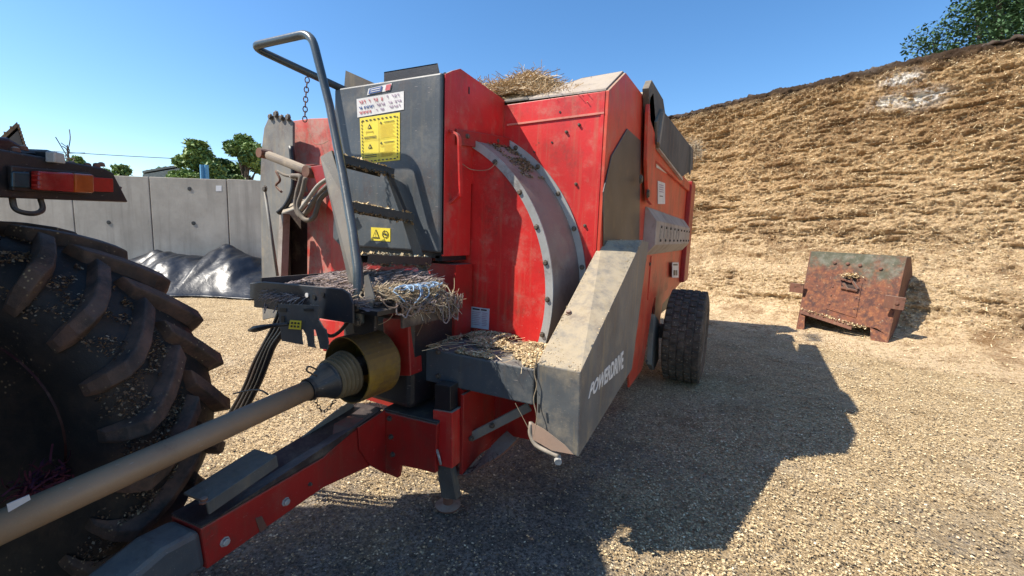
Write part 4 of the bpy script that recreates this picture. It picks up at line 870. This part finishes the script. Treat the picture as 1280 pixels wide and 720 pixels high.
MB().prism([at('y', A[0][1]-.003, *p) for p in ((665, 528), (680, 536), (706, 556), (717, 568), (690, 563), (666, 549))], (0, -.002, 0)).o('rust_patch', painted('bare_worn_patch', (.33, .22, .16, 1), (.25, .19, .15, 1), .7, .4, rust=.6), gd_)
hose([(664, 528), (663, 542), (670, 556), (684, 564), (698, 570)], [1.85]*5, .012, simple('dusty_white_hose', (.35, .3, .24, 1), .7, .3, 20, dirt=.5), 'bent_pipe', F)
MB().lathe(at('y', 1.87, 697, 571), (.5, -1, -.2), [(0, .018), (.04, .018)], 8).o('bulb', LGLS, F)
MB().box(at('y', A[0][1]-.001, 673, 505), at('y', A[0][1]-.001, 675, 516)-[0, .002, 0]).o('slot', INK, F)
bolt(at('x', -.7, 711, 391)+[0, 0, .0], (0, -.5, .85), .012, F, RUST)
# red guard liner behind the drive guard
MB().prism([(-.815, 2.3, .5), (-.815, 3.4, .5), (-.815, 3.4, 1.5), (-.815, 2.3, 1.1)], (.03, 0, 0)).o('guard_back', ORED, F)
# ================================================================== LOOSE THINGS ON THE MACHINE
# hay in the hopper
xx = np.linspace(-3.15, -.95, 90); yy = np.linspace(2.74, 7.2, 150); X, Y = np.meshgrid(xx, yy, indexing='ij')
f0 = np.clip((Y-2.72)/.35, 0, 1)**.7*np.clip((-.9-X)/.5, .0, 1)**.6
Z = 2.42+.27*f0*(1+.9*(fbm(X*2, Y*1.5, seed=5, oct=3)-.5))+.05*(fbm(X*9, Y*9, seed=9, oct=3)-.5)+.12*np.exp(-((X+1.75)/.45)**2-((Y-3.2)/.35)**2)
def hz(x, y):
    i = np.clip(np.searchsorted(xx, x), 0, 89); j = np.clip(np.searchsorted(yy, y), 0, 149); return Z[i, j]
V, Fc = gridmesh(np.stack([X, Y, Z], -1)); hay = thing('hay_load', 'heap of dry golden straw filling the open top of the red feeder', 'straw', (-2, 4, 2.4))
mk('mound', V, Fc[:, ::-1].copy(), simple('straw_mound', (.3, .21, .1, 1), .9, .5, 40, bump=1.), hay)
n = 26000; x = -3.1+rng.random(n)*2.15; y = 2.80+rng.random(n)**2.2*4.2; P = np.stack([x, y, hz(x, y)+rng.random(n)*.03], 1)
D = rng.normal(size=(n, 3))*[1, .8, .13]+[.5, .1, .02]; V, Fc, R = strands(P, D, .04+.11*rng.random(n), .003+.002*rng.random(n), .35); mk('straw', V, Fc, STRAW, hay, rnd=R, kind='stuff')
n = 60; x = -2.3+rng.random(n)*1.0; y = 2.85+rng.random(n)*.5; P = np.stack([x, y, hz(x, y)], 1); D = rng.normal(size=(n, 3))*[1, 1, .4]+[0, 0, .6]
V, Fc, R = strands(P, D, .03+.09*rng.random(n), .003+0*rng.random(n), .8, 5); mk('stray_stalk', V, Fc, STRAW, hay, rnd=R, kind='stuff')
n = 2600; P = np.stack([-1.15+rng.random(n)*.3, 3.75+rng.random(n)*.9, 2.62+rng.random(n)*.2], 1); V, Fc, R = flakes(P, .02+.03*rng.random(n), lift=1.); mk('chaff', V, Fc, CHIP, hay, rnd=R, kind='stuff')
n = 500; y = 6.9+rng.random(n)*.5; P = np.stack([XR+.06+.05*rng.normal(size=n), y, 2.93+.06*rng.normal(size=n)-.0], 1); V, Fc, R = strands(P, rng.normal(size=(n, 3)), .04+.06*rng.random(n), .006+0*rng.random(n)); mk('tuft', V, Fc, FEATHB, hay, rnd=R, kind='stuff')
# chaff on the shelf
n = 15000; x = bx0-.15+rng.random(n)*(-.83-bx0+.12); y = 1.885+rng.random(n)*.45; dens = fbm(x*7, y*7, seed=4); keep = dens > .42; x, y = x[keep], y[keep]
z = .945+.028*np.clip((y-1.9)/.3, 0, 1)*vnoise(x*12, y*12, seed=2)+rng.random(len(x))*.008
V, Fc, R = flakes(np.stack([x, y, z], 1), .009+.012*rng.random(len(x)), lift=.6); o = mk('shelf_chaff', V, Fc, CHIP, rnd=R, kind='stuff', origin=(-1.3, 2.1, .94)); tag(o, 'dry chaff and chips lying on the dark shelf beneath the red rotor housing', 'chaff')
n = 260; x = bx0+rng.random(n)*.8; y = 1.9+rng.random(n)*.4; V, Fc, R = strands(np.stack([x, y, np.full(n, .965)], 1), rng.normal(size=(n, 3))*[1, 1, .15], .04+.1*rng.random(n), np.full(n, .003)); mk('shelf_straw', V, Fc, STRAW, o, rnd=R, kind='stuff')
# chips on the sloping drive guard top
n = 900; t = rng.random(n); u = rng.random(n); P = (A[0]*(1-t)[:, None]+A[4]*t[:, None])*(1-u)[:, None]+(B[0]*(1-t)[:, None]+B[4]*t[:, None])*u[:, None]+[0, 0, .004]
V, Fc, R = flakes(P, .005+.006*rng.random(n), lift=.3); q_ = mk('guard_dust', V, Fc, CHIP, gd_, rnd=R, kind='stuff')
# twine heap on the platform
tw = thing('twine_heap', 'tangled heap of used grey and pink baler twine piled on the front platform', 'twine', (-1.8, 1.6, 1.25))
def wob(P0, P1, nn, amp, drop=0):
    P0, P1 = np.array(P0), np.array(P1); pts = [P0+(P1-P0)*t+rng.normal(size=3)*amp*[1, 1, .6]-[0, 0, drop*4*t*(1-t)] for t in np.linspace(0, 1, nn)]
    return spline(pts, 5)
def heapz(x, y): return 1.255+.085*np.exp(-((x+1.95)/.33)**2-((y-1.68)/.3)**2)+.08*np.exp(-((x+1.62)/.16)**2-((y-1.8)/.28)**2)+.03*(vnoise(np.asarray(x)*14., np.asarray(y)*14.)-.5)
hx, hy = np.meshgrid(np.linspace(-2.2, -1.4, 60), np.linspace(1.33, 1.95, 50), indexing='ij'); V, Fc = gridmesh(np.stack([hx, hy, heapz(hx, hy)-.015], -1)); mk('heap_core', V, Fc[:, ::-1].copy(), simple('twine_core', (.17, .125, .12, 1), .95, .5, 40, bump=1.), tw)
def lay(n, x0, x1, y0, y1, heading, sp, L0, L1, w, hf, lift, curl=.25, down=0.):
    x = x0+rng.random(n)*(x1-x0); y = y0+rng.random(n)*(y1-y0); P = np.stack([x, y, hf(x, y)+.012*rng.random(n)], 1)
    a = heading+sp*rng.normal(size=n)+.6*(vnoise(x*9, y*9, seed=6)-.5); D = np.stack([np.cos(a), np.sin(a), lift*rng.normal(size=n)-down], 1)
    return strands(P, D, L0+(L1-L0)*rng.random(n), w*(.7+.6*rng.random(n)), curl, 5)
V, Fc, R = lay(12000, -2.16, -1.5, 1.33, 1.9, .35, .35, .04, .12, .0024, heapz, .1); mk('frayed_twine', V, Fc, FEATH, tw, rnd=R, kind='stuff')
V, Fc, R = lay(450, -2.04, -1.75, 1.31, 1.38, -2.2, .5, .04, .09, .0024, heapz, .2, .5, .5); mk('frayed_twine', V, Fc, FEATH, tw, rnd=R, kind='stuff')
for k in range(60):
    x0 = -2.1+random.random()*.45; y0 = 1.34+random.random()*.55; x1 = min(x0+.2+.25*random.random(), -1.48); y1 = y0+.12*random.random(); pts = []
    for t in np.linspace(0, 1, 7):
        x_, y_ = x0+(x1-x0)*t+rng.normal()*.012, y0+(y1-y0)*t+rng.normal()*.025; pts.append(np.array([x_, y_, float(heapz(x_, y_))+.008+.006*random.random()]))
    MB().tube(spline(pts, 4), .0028+.0018*random.random(), 5).o('twine_strand', [TWINE, TWINE2, TWINE][k % 3], tw)
for k in range(14):
    x0 = -2.08+.02*k; MB().tube(wob((x0, 1.36, 1.28), (x0-.03+.05*random.random(), 1.285, 1.28-.11*random.random()), 4, .007), .0026, 5).o('hanging_strand', TWINE, tw)
# pale bleached strands on the right half
ph = thing('straw_twine', 'bleached straw coloured twine lying behind the handrail foot beside the ladder', 'twine', (-1.5, 1.8, 1.27))
fl2 = lambda x, y: 1.265+.05*np.exp(-((x+1.5)/.12)**2)
V, Fc, R = lay(3600, -1.72, -1.38, 1.42, 1.82, 1.0, .6, .03, .08, .0022, fl2, .05, .7); mk('bleached_strand', V, Fc, FEATHB, ph, rnd=R, kind='stuff')
bt = thing('blue_twine', 'pale blue plastic twine bundle at the right end of the platform', 'twine', (-1.42, 1.8, 1.28))
for k in range(22):
    x0, y0 = -1.42+.05*random.random(), 1.5+.28*random.random(); r_ = .02+.045*random.random()
    pts = [np.array([x0+r_*cos(t)*.7+.01*random.random(), y0+r_*1.4*sin(t)+.012*random.random(), 1.315+.02*random.random()-(.06 if k % 3 == 0 else 0)*max(0, cos(t))]) for t in np.linspace(0, 2*pi*(.5+.4*random.random()), 8)]
    MB().tube(spline(pts, 4), .0032, 5).o('twine_strand', TWINEB if k % 4 else ROPE, bt)
hl = thing('hanging_twine', 'loops of brown twine dangling from the right edge of the platform', 'twine', (-1.36, 1.9, 1.2))
for k in range(46):
    y0 = 1.45+.42*(k/46); y1 = y0+.04+.12*random.random(); dr = .02+(.13 if k > 30 else .05)*random.random()
    MB().tube(wob((-1.345, y0, 1.27), (-1.34+.03*random.random(), min(y1, 1.95), 1.26), 6, .009, dr), .0032, 5).o('twine_loop', TWINE2 if k % 3 else TWINE, hl)
for (a, b, c_, d) in (((472, 400), (480, 430), (497, 425), (500, 385)), ((455, 400), (462, 418), (480, 430), (490, 430)), ((530, 392), (527, 408), (515, 430), (512, 432))):
    MB().tube(spline([at('y', 1.8, *p) for p in (a, b, c_, d)], 6), .003, 5).o('twine_loop', TWINE2, hl)
n = 500; V, Fc, R = strands(np.stack([-1.37+.02*rng.normal(size=n), 1.45+rng.random(n)**.6*.42, 1.275-.05*rng.random(n)], 1), rng.normal(size=(n, 3))*[.35, .7, .3]+[.0, .3, -.4], .03+.05*rng.random(n), np.full(n, .0026), 1.1, 5); mk('frayed_twine', V, Fc, FEATHB, hl, rnd=R, kind='stuff')
for k in range(130):
    x0, y0 = -1.7+.34*random.random(), 1.42+.42*random.random(); r_ = .015+.05*random.random(); t0 = random.random()*6.3; zz = 1.275+.035*random.random(); el = .5+random.random()
    pts = [np.array([x0+r_*cos(t)*el+.008*random.random(), y0+r_*1.4*sin(t), max(zz+.012*sin(2*t+k), 1.262) if x0+r_*cos(t)*el < -1.36 else zz-.6*(x0+r_*cos(t)*el+1.36)-.02]) for t in np.linspace(t0, t0+2*pi*(.4+.7*random.random()), 9)]
    MB().tube(spline(pts, 3), .0022+.0014*random.random(), 5).o('twine_loop', [TWINE2, ROPE, TWINE, ROPE][k % 4], ph)
# chain on the handrail
ch = thing('hanging_chain', 'short rusty chain hanging down from the bent handrail tube', 'chain', at('x', -2.33, 383, 98))
def chain(pts, r_, parent, mat):
    P = spline(pts, 10); L = np.r_[0, np.cumsum(np.linalg.norm(np.diff(P, axis=0), axis=1))]; P = np.array(P); k = 0; s_ = 0
    while s_ < L[-1]:
        p = np.array([np.interp(s_, L, P[:, i]) for i in range(3)]); q = np.array([np.interp(min(s_+.01, L[-1]+.0), L, P[:, i]) for i in range(3)]); d = q-p
        d = d/np.linalg.norm(d) if np.linalg.norm(d) > 1e-6 else np.array([0, 0, -1.]); u = np.cross(d, (.3, .5, .1)); u /= np.linalg.norm(u); w = np.cross(d, u); u = u if k % 2 else w
        ring_ = [p+d*r_*1.5*cos(t)+u*r_*sin(t) for t in np.linspace(0, 2*pi, 9)]; MB().tube(ring_, r_*.28, 5).o('chain_link', mat, parent); s_ += r_*2.35; k += 1
chain([at('x', -2.33, 384, 100), at('x', -2.33, 382, 125), at('x', -2.33, 381, 150)], .012, ch, RUST)
ws = thing('loose_string', 'thin pale string hanging off the corner of the grey drive guard', 'string', at('y', 1.84, 671, 460))
m = MB(); m.tube(spline([at('y', 1.84, *p) for p in ((673, 440), (668, 465), (671, 482), (667, 500), (671, 522), (667, 545))], 5), .003, 4); m.tube([at('y', 1.84, 644, 504), at('y', 1.84, 663, 540)], .0015, 4); tag(m.o('string', ROPE, ws))
tag(MB().tube(spline([at('x', -1.5, 578, 205), at('y', 2.28, 590, 212), at('y', 2.3, 610, 212), at('y', 2.32, 622, 202)], 5), .0022, 4).o('wire_tie', ROPE, origin=(-1.5, 2.2, 2.1)), 'thin bent wire strung between the red side plate and the rotor flange', 'wire')
tag(MB().tube(spline([at('y', 2.3, *p) for p in ((384, 160), (392, 178), (402, 180), (412, 175))], 5)+[], .002, 4).o('stray_string', ROPE, origin=(-2.9, 2.3, 2.4)), 'thin stray string against the faded red panel left of the cabinet', 'string')
# ================================================================== DRIVE SHAFT
e0, e1 = at('x', -1.7, -60, 686), at('x', -1.7, 388, 486); e1 = e1; dv = (e1-e0)/np.linalg.norm(e1-e0); L = np.linalg.norm(e1-e0)
sh = thing('drive_shaft', 'long dusty brown plastic covered drive shaft running from tractor to feeder', 'drive shaft', e1)
MB().lathe(e0, dv, [(0, .046), (L*.5, .046), (L, .044)], 28).o('shaft_tube', SHAFTM, sh, smooth=True)
MB().lathe(e1-dv*.01, dv, [(0, .05), (.03, .052), (.05, .06), (.1, .082), (.105, .09), (.115, .09), (.12, .084)], 28, cap=False).o('boot_bell', PTREE, sh, smooth=True)
prof = []
for k in range(5): prof += [(.118+k*.022, .088+k*.004), (.124+k*.022, .1+k*.004), (.132+k*.022, .1+k*.004), (.138+k*.022, .09+k*.004)]
MB().lathe(e1-dv*.01, dv, prof, 32, cap=False).o('boot_rib', RIBM, sh, smooth=False)
MB().lathe(e1-dv*.015, dv, [(0, .053), (.018, .053)], 20).o('collar', BLACK, sh)
MB().prism([at('x', -1.655, 8, 630), at('x', -1.655, 36, 618), at('x', -1.655, 38, 624), at('x', -1.655, 10, 640)], (.003, 0, 0)).o('silver_label', simple('silver_label_mat', (.6, .6, .6, 1), .4, .2, 10, bump=0, dirt=.4), sh)
pp = at('x', -1.62, 394, 463); MB().tube(spline([at('x', -1.62, 396, 470), at('x', -1.62, 384, 464), at('x', -1.62, 386, 458), at('x', -1.62, 396, 462)], 5), .004, 6).o('hook', BOLTM, sh)
chain([at('x', -1.72, 392, 493), at('x', -1.72, 398, 508), at('x', -1.72, 406, 514), at('x', -1.72, 418, 502)], .008, sh, BOLTM)
# ================================================================== TRACTOR
PS = RAD(58.9); ia = np.array([cos(PS), -sin(PS), 0]); tr_ = np.array([sin(PS), cos(PS), 0]); up_ = np.array([0, 0, 1.]); wc = np.array([-2.6, .51, .78])
T = thing('tractor', 'dark tractor at the left edge showing its big muddy rear tyre and tail light', 'tractor', wc*[1, 1, 0])
def rear_wheel(c, parent, sgn=1, full=True):
    a = ia*sgn; Rc, w = .75, .235
    ty = MB().lathe(c, a, [(-w*.75, .42), (-w*.98, .5), (-w*1.03, .6), (-w, .68), (-w*.86, .72), (-w*.5, .745), (0, .752), (w*.5, .745), (w*.86, .72), (w, .68), (w*1.03, .6), (w*.98, .5), (w*.75, .42)], 72).o('tyre', RUBBER, parent, smooth=True, origin=c)
    N = 22
    for sd in (1, -1):
        for k in range(N):
            th0 = 2*pi*(k+(.5 if sd < 0 else 0))/N+.1
            # stations: from the centre line to the shoulder and down the sidewall
            st = [(.0, .745, .80, 0), (.06, .744, .80, .07), (.12, .74, .798, .14), (.18, .728, .79, .2), (.225, .705, .775, .235), (.247, .66, .715, .25), (.25, .60, .64, .255)]
            Vv = []
            for j, (wo, rb, rt, dt) in enumerate(st):
                hw = .066 if j < 4 else .06 if j < 6 else .045; th = th0-dt*1.15
                for rr, hh in ((rb, hw*1.25), (rt, hw*.75)):
                    wx = wo+(0.012 if (j >= 4 and rr == rt) else 0)
                    for s_ in (-1, 1):
                        tt = th+s_*hh/.8*.62; Vv.append(c+a*(sd*wx)+(tr_*cos(tt)+up_*sin(tt))*rr)
            Ff = []
            for j in range(len(st)-1):
                b = j*4; Ff += [(b+2, b+3, b+7, b+6), (b, b+2, b+6, b+4), (b+3, b+1, b+5, b+7), (b+1, b, b+4, b+5)]
            Ff += [(0, 1, 3, 2), (len(Vv)-4, len(Vv)-2, len(Vv)-1, len(Vv)-3)]
            if sd < 0: Ff = [f[::-1] for f in Ff]
            if full: mk('tread_lug', Vv, Ff, LUG, ty, bevel=.006, origin=c)
    rm = MB().lathe(c, a, [(-w*.8, .43), (-w*.8, .4), (-.02, .36), (.0, .12), (.05, .1), (.05, 0.01)], 40).o('rim', DARKRED, parent, smooth=False, origin=c)
    MB().lathe(c, a, [(w*.7, .44), (w*.8, .425), (w*.6, .4), (-.02, .38)], 40, cap=False).o('rim_flange', DARKRED, rm, origin=c)
    for k in range(8):
        p = c+(tr_*cos(k*pi/4)+up_*sin(k*pi/4))*.3+a*.0; bolt(p, a, .016, rm, STEEL)
rear_wheel(wc, T)
n = 14000; tt = RAD(-60)+rng.random(n)*RAD(190); w_ = .02+rng.random(n)*.235; rr = .752-.05*np.clip((w_-.15)/.09, 0, 1)**2+.003; okk = vnoise(tt*14, w_*20, seed=3) > .52; tt, w_, rr = tt[okk], w_[okk], rr[okk]
P = wc+ia*w_[:, None]+(tr_*np.cos(tt)[:, None]+up_*np.sin(tt)[:, None])*rr[:, None]
V, Fc, R_ = flakes(P, .007+.009*rng.random(len(P)), lift=1.); mk('stuck_chips', V, Fc, CHIPT, T, rnd=R_, kind='stuff')
n = 1600; tt = RAD(-60)+rng.random(n)*RAD(190); rr = .62+.1*rng.random(n); okk = vnoise(tt*7, rr*20, seed=9) > .5; tt, rr = tt[okk], rr[okk]
P = wc+ia*.247+(tr_*np.cos(tt)[:, None]+up_*np.sin(tt)[:, None])*rr[:, None]
V, Fc, R_ = flakes(P, .007+.009*rng.random(len(P)), lift=1.); mk('stuck_chips', V, Fc, CHIPT, T, rnd=R_, kind='stuff')
lat = -ia; hd = -tr_; ax0 = wc+ia*.87
rear_wheel(wc+ia*1.74, T, -1, True)
MB().bar(wc, wc+ia*1.74, .2, .2).o('rear_axle', BLACK, T, bevel=.02)
def TB(f0, f1, l0, l1, z0, z1, name, mat, **k):
    P = [ax0+hd*f+lat*l for f, l in ((f0, l0), (f1, l0), (f1, l1), (f0, l1))]; P = [np.array([p[0], p[1], z0]) for p in P]; return MB().prism(P, (0, 0, z1-z0)).o(name, mat, T, **k)
TB(-.3, 2.9, -.28, .28, .5, 1.0, 'transmission', BLACK, bevel=.03); TB(1.3, 3.1, -.4, .4, .95, 1.6, 'bonnet', DARKRED, bevel=.06)
TB(-.4, -.05, -.8, .58, 2.84, 3.0, 'added_shade_slab', BLACK, bevel=.02); TB(.3, 1.95, -1.12, 1.12, 2.83, 2.97, 'added_shade_slab', BLACK, bevel=.02); TB(-.05, 1.75, -.85, .85, 2.8, 3.0, 'cab_roof', DARKRED, bevel=.05); TB(-.05, 1.3, -.68, .68, .95, 1.55, 'cab_lower', DARKRED, bevel=.04)  # first two slabs are unseen, added to widen the cab roof's shadow
for f_, l_ in ((-.02, -.68), (-.02, .68), (1.25, -.66), (1.25, .66)): TB(f_, f_+.07, l_-.035, l_+.035, 1.5, 2.82, 'cab_pillar', BLACK)
TB(0.0, .012, -.62, .62, 1.56, 2.79, 'rear_window', GLASSC); TB(.06, 1.24, .66, .67, 1.56, 2.79, 'door_window', GLASSC); TB(.06, 1.24, -.67, -.66, 1.56, 2.79, 'door_window', GLASSC)
for sd in (1, -1):
    c = ax0+hd*2.5+lat*.8*sd; c[2] = .5
    MB().lathe(c, lat, [(-.15, .3), (-.17, .45), (-.1, .5), (.1, .5), (.17, .45), (.15, .3)], 36).o('front_tyre', RUBBER, T, smooth=True)
# fender above each rear wheel
for cc in (wc, wc+ia*1.74):
    P = []
    for t in np.linspace(RAD(67), RAD(125), 16):
        for w_ in (-.18, .32): P.append(cc+ia*w_*1+(tr_*cos(t)+up_*sin(t))*1.04)
    V, Fc = gridmesh(np.array(P).reshape(16, 2, 3)); o = mk('fender', V, Fc, BLACK, T, smooth=True); o.modifiers.new('s', 'SOLIDIFY').thickness = .03
# tail light board (its plane is square to the tractor)
pn = tr_; pp = wc+tr_*.5
def tl(px, py, off=0): return atp(pp+tr_*off, pn, px, py)
MB().prism([tl(-40, 178), tl(0, 186), tl(130, 210), tl(142, 216), tl(161, 253), tl(0, 247), tl(-40, 246)], -tr_*.1).o('light_board', BLACK, T, bevel=.006)
ho = MB().prism([tl(8, 207, .002), tl(108, 216, .002), tl(109, 243, .002), tl(10, 238, .002)], tr_*.015).o('lamp_housing', BLACK, T, bevel=.003)
for q, mt, nm in (([(37, 213), (82, 216), (82, 240), (37, 237)], LRED, 'red_lens'), ([(82.4, 216), (107, 218), (107.5, 241), (82.4, 240)], LAMB, 'amber_lens')):
    ln = MB().prism([tl(*p, .017) for p in q], tr_*.03).o(nm, mt, ho, bevel=.006)
for k in range(3):
    MB().bar(tl(40, 219+k*6, .048), tl(81, 221.5+k*6, .048), .003, .003).o('lens_rib', LRED, ho)
MB().prism([tl(110, 221, .002), tl(139, 223, .002), tl(139.5, 240, .002), tl(110, 239, .002)], tr_*.008).o('reflector', LREFL, T, bevel=.002)
MB().prism([tl(12, 214, .018), tl(34, 215, .018), tl(34, 235, .018), tl(12, 234, .018)], tr_*.01).o('plate_lamp', simple('dark_glass', (.03, .05, .06, 1), .15, .2, bump=0), T, bevel=.004)
wl = MB().prism([tl(46, 190, -.04), tl(60, 187, -.04), tl(70, 190, .02), tl(69, 204, .02), tl(48, 203, -.04)], -tr_*.07).o('work_lamp', BLACK, T, bevel=.015)
MB().prism([tl(68, 189.5, .03), tl(81, 192, .03), tl(83, 205, .03), tl(68, 203, .03)], -tr_*.03).o('lamp_glass', LGLS, wl, bevel=.004)
MB().tube([tl(25, 192, -.05), tl(36, 191, -.05), tl(48, 193, -.05)], .008, 6).o('lamp_stem', BLACK, T)
for k, (x_, y_) in enumerate(((20, 190), (30, 188), (62, 206), (90, 207), (121, 209), (127, 208), (110, 209))): MB().lathe(tl(x_, y_, -.02), (0, 0, 1), [(0, .012), (.012, .01), (.016, .004)], 7).o('mud_lump', RUST, T)
MB().prism([tl(-40, 168, -.12), tl(12, 172, -.12), tl(36, 186, -.12), tl(40, 196, -.12), tl(-40, 190, -.12)], -tr_*.15).o('fender_inner', DARKRED, T, bevel=.01)
MB().tube(spline([tl(15, 247, -.03), tl(20, 262, .0), tl(40, 267, .01), tl(53, 262, 0), tl(50, 247, -.03)], 6), .008, 8).o('cable', HOSE, T, smooth=True)
# purple twine caught behind the wheel
pt = thing('purple_twine', 'small wad of dark purple twine caught beside the tractor wheel rim', 'twine', at('x', -2.0, 55, 600))
n = 160; cpt = atp(wc+ia*.27, ia, 55, 600); P = cpt+rng.normal(size=(n, 3))*[.02, .035, .02]; V, Fc, R = strands(P, rng.normal(size=(n, 3))+[0, 0, -.4], .03+.05*rng.random(n), np.full(n, .006), .8, 4); mk('twine_wad', V, Fc, TWINEG, pt, rnd=R, kind='stuff')
# ================================================================== BUCKET
B1, B2 = np.array([.995, 9.21, 0]), np.array([2.17, 8.76, 0]); be = (B2-B1)/np.linalg.norm(B2-B1); bn = np.array([-be[1], be[0], 0])
K = thing('rusty_bucket', 'rusty brown and green steel bucket tipped forward at the foot of the silage bank', 'bucket', (B1+B2)/2)
def bk(px, py, off): return atp(B1+bn*off, bn, px, py)
TL, TR, BR, BL = bk(1013, 314, .36), bk(1134, 321, .36), bk(1108, 436, 0), bk(994, 417, 0)
def fpnt(u, v, e=0): return (TL*(1-u)+TR*u)*(1-v)+(BL*(1-u)+BR*u)*v-fn*e
fn = -np.cross(TR-TL, BL-TL); fn /= np.linalg.norm(fn); fn = fn if fn@bn > 0 else -fn
dep = bn*1.25
def pan(uv, e, th, name, mat=RUSTBOX, parent=K, **k): return MB().prism([fpnt(u, v, e) for u, v in uv], fn*th).o(name, mat, parent, **k)
pan([(0, 0), (1, 0), (1.0, .87), (.86, .80), (.78, .80), (.04, .72), (0, .71)], 0, .02, 'front_plate', bevel=.004)
pan([(0, .72), (.07, .73), (.1, .97), (0, .93)], 0, .03, 'left_foot'); pan([(.8, .8), (1, .86), (1, 1), (.84, .97)], 0, .03, 'right_foot')
pan([(.01, .69), (.62, .79), (.62, .86), (.02, .755)], .03, .02, 'lip_bar', RUST, bevel=.003)
pan([(.30, .3), (.63, .32), (.64, .72), (.30, .66)], .012, .01, 'hatch_plate', RUSTBOX, bevel=.003)
for u, v in ((.33, .4), (.33, .5), (.33, .6), (.6, .4), (.6, .5), (.6, .62), (.3, .12), (.44, .12), (.57, .13), (.78, .15)): bolt(fpnt(u, v, .012), -fn, .022 if v < .2 else .012, K, RUST)
pan([(.41, .27), (.56, .25), (.58, .42), (.42, .4)], .014, .002, 'latch_hole', DARKIN)
for a, b in (((.4, .3), (.52, .33)), ((.42, .4), (.6, .42)), ((.5, .28), (.6, .4)), ((.44, .35), (.5, .42))): MB().bar(fpnt(*a, .04), fpnt(*b, .04), .03, .03).o('latch_bar', RUST, K)
n = 260; P = fpnt(.5, .26, .05)+rng.normal(size=(n, 3))*[.06, .03, .02]; V, Fc, R = flakes(P, np.full(n, .035), lift=1); mk('lodged_silage', V, Fc, CHIP, K, rnd=R, kind='stuff')
n = 300; u_ = rng.random(n); P = np.array([fpnt(.02+.75*a, .70+.12*a, .03) for a in u_])+rng.normal(size=(n, 3))*.015; V, Fc, R = flakes(P, np.full(n, .03), lift=1); mk('lodged_silage', V, Fc, CHIP, K, rnd=R, kind='stuff')
MB().prism([TL, TR, TR+dep*.35-[0, 0, .02], TL+dep*.35-[0, 0, .02]], (0, 0, -.02)).o('top_plate', RUSTBOX, K, bevel=.003)
MB().prism([TL+dep*.35, TR+dep*.35, TR+dep*.9-[0, 0, .55], TL+dep*.9-[0, 0, .55]], (0, 0, -.02)).o('back_plate', RUSTBOX, K)
for (t_, b_, sg) in ((TR, BR, 1), (TL, BL, -1)):
    MB().prism([t_, t_+dep*.35, t_+dep*.72-[0, 0, .3], t_+dep*.8-[0, 0, .75], b_+dep*.6+[0, 0, .0], b_], -be*.02*sg).o('side_plate', RUST, K, bevel=.003)
m = MB().bar(bk(1106, 376, .08)-bn*.06, bk(1132, 380, .08)-bn*.06, .03, .2); m.o('hinge_tab', RUST, K, bevel=.004); m = MB().bar(bk(1004, 361, .1)+bn*.02, bk(987, 359, .1)+bn*.02, .03, .17); m.o('hinge_tab', RUST, K, bevel=.004)
bolt(bk(1121, 379, 0.0), -bn, .025, K, RUST)
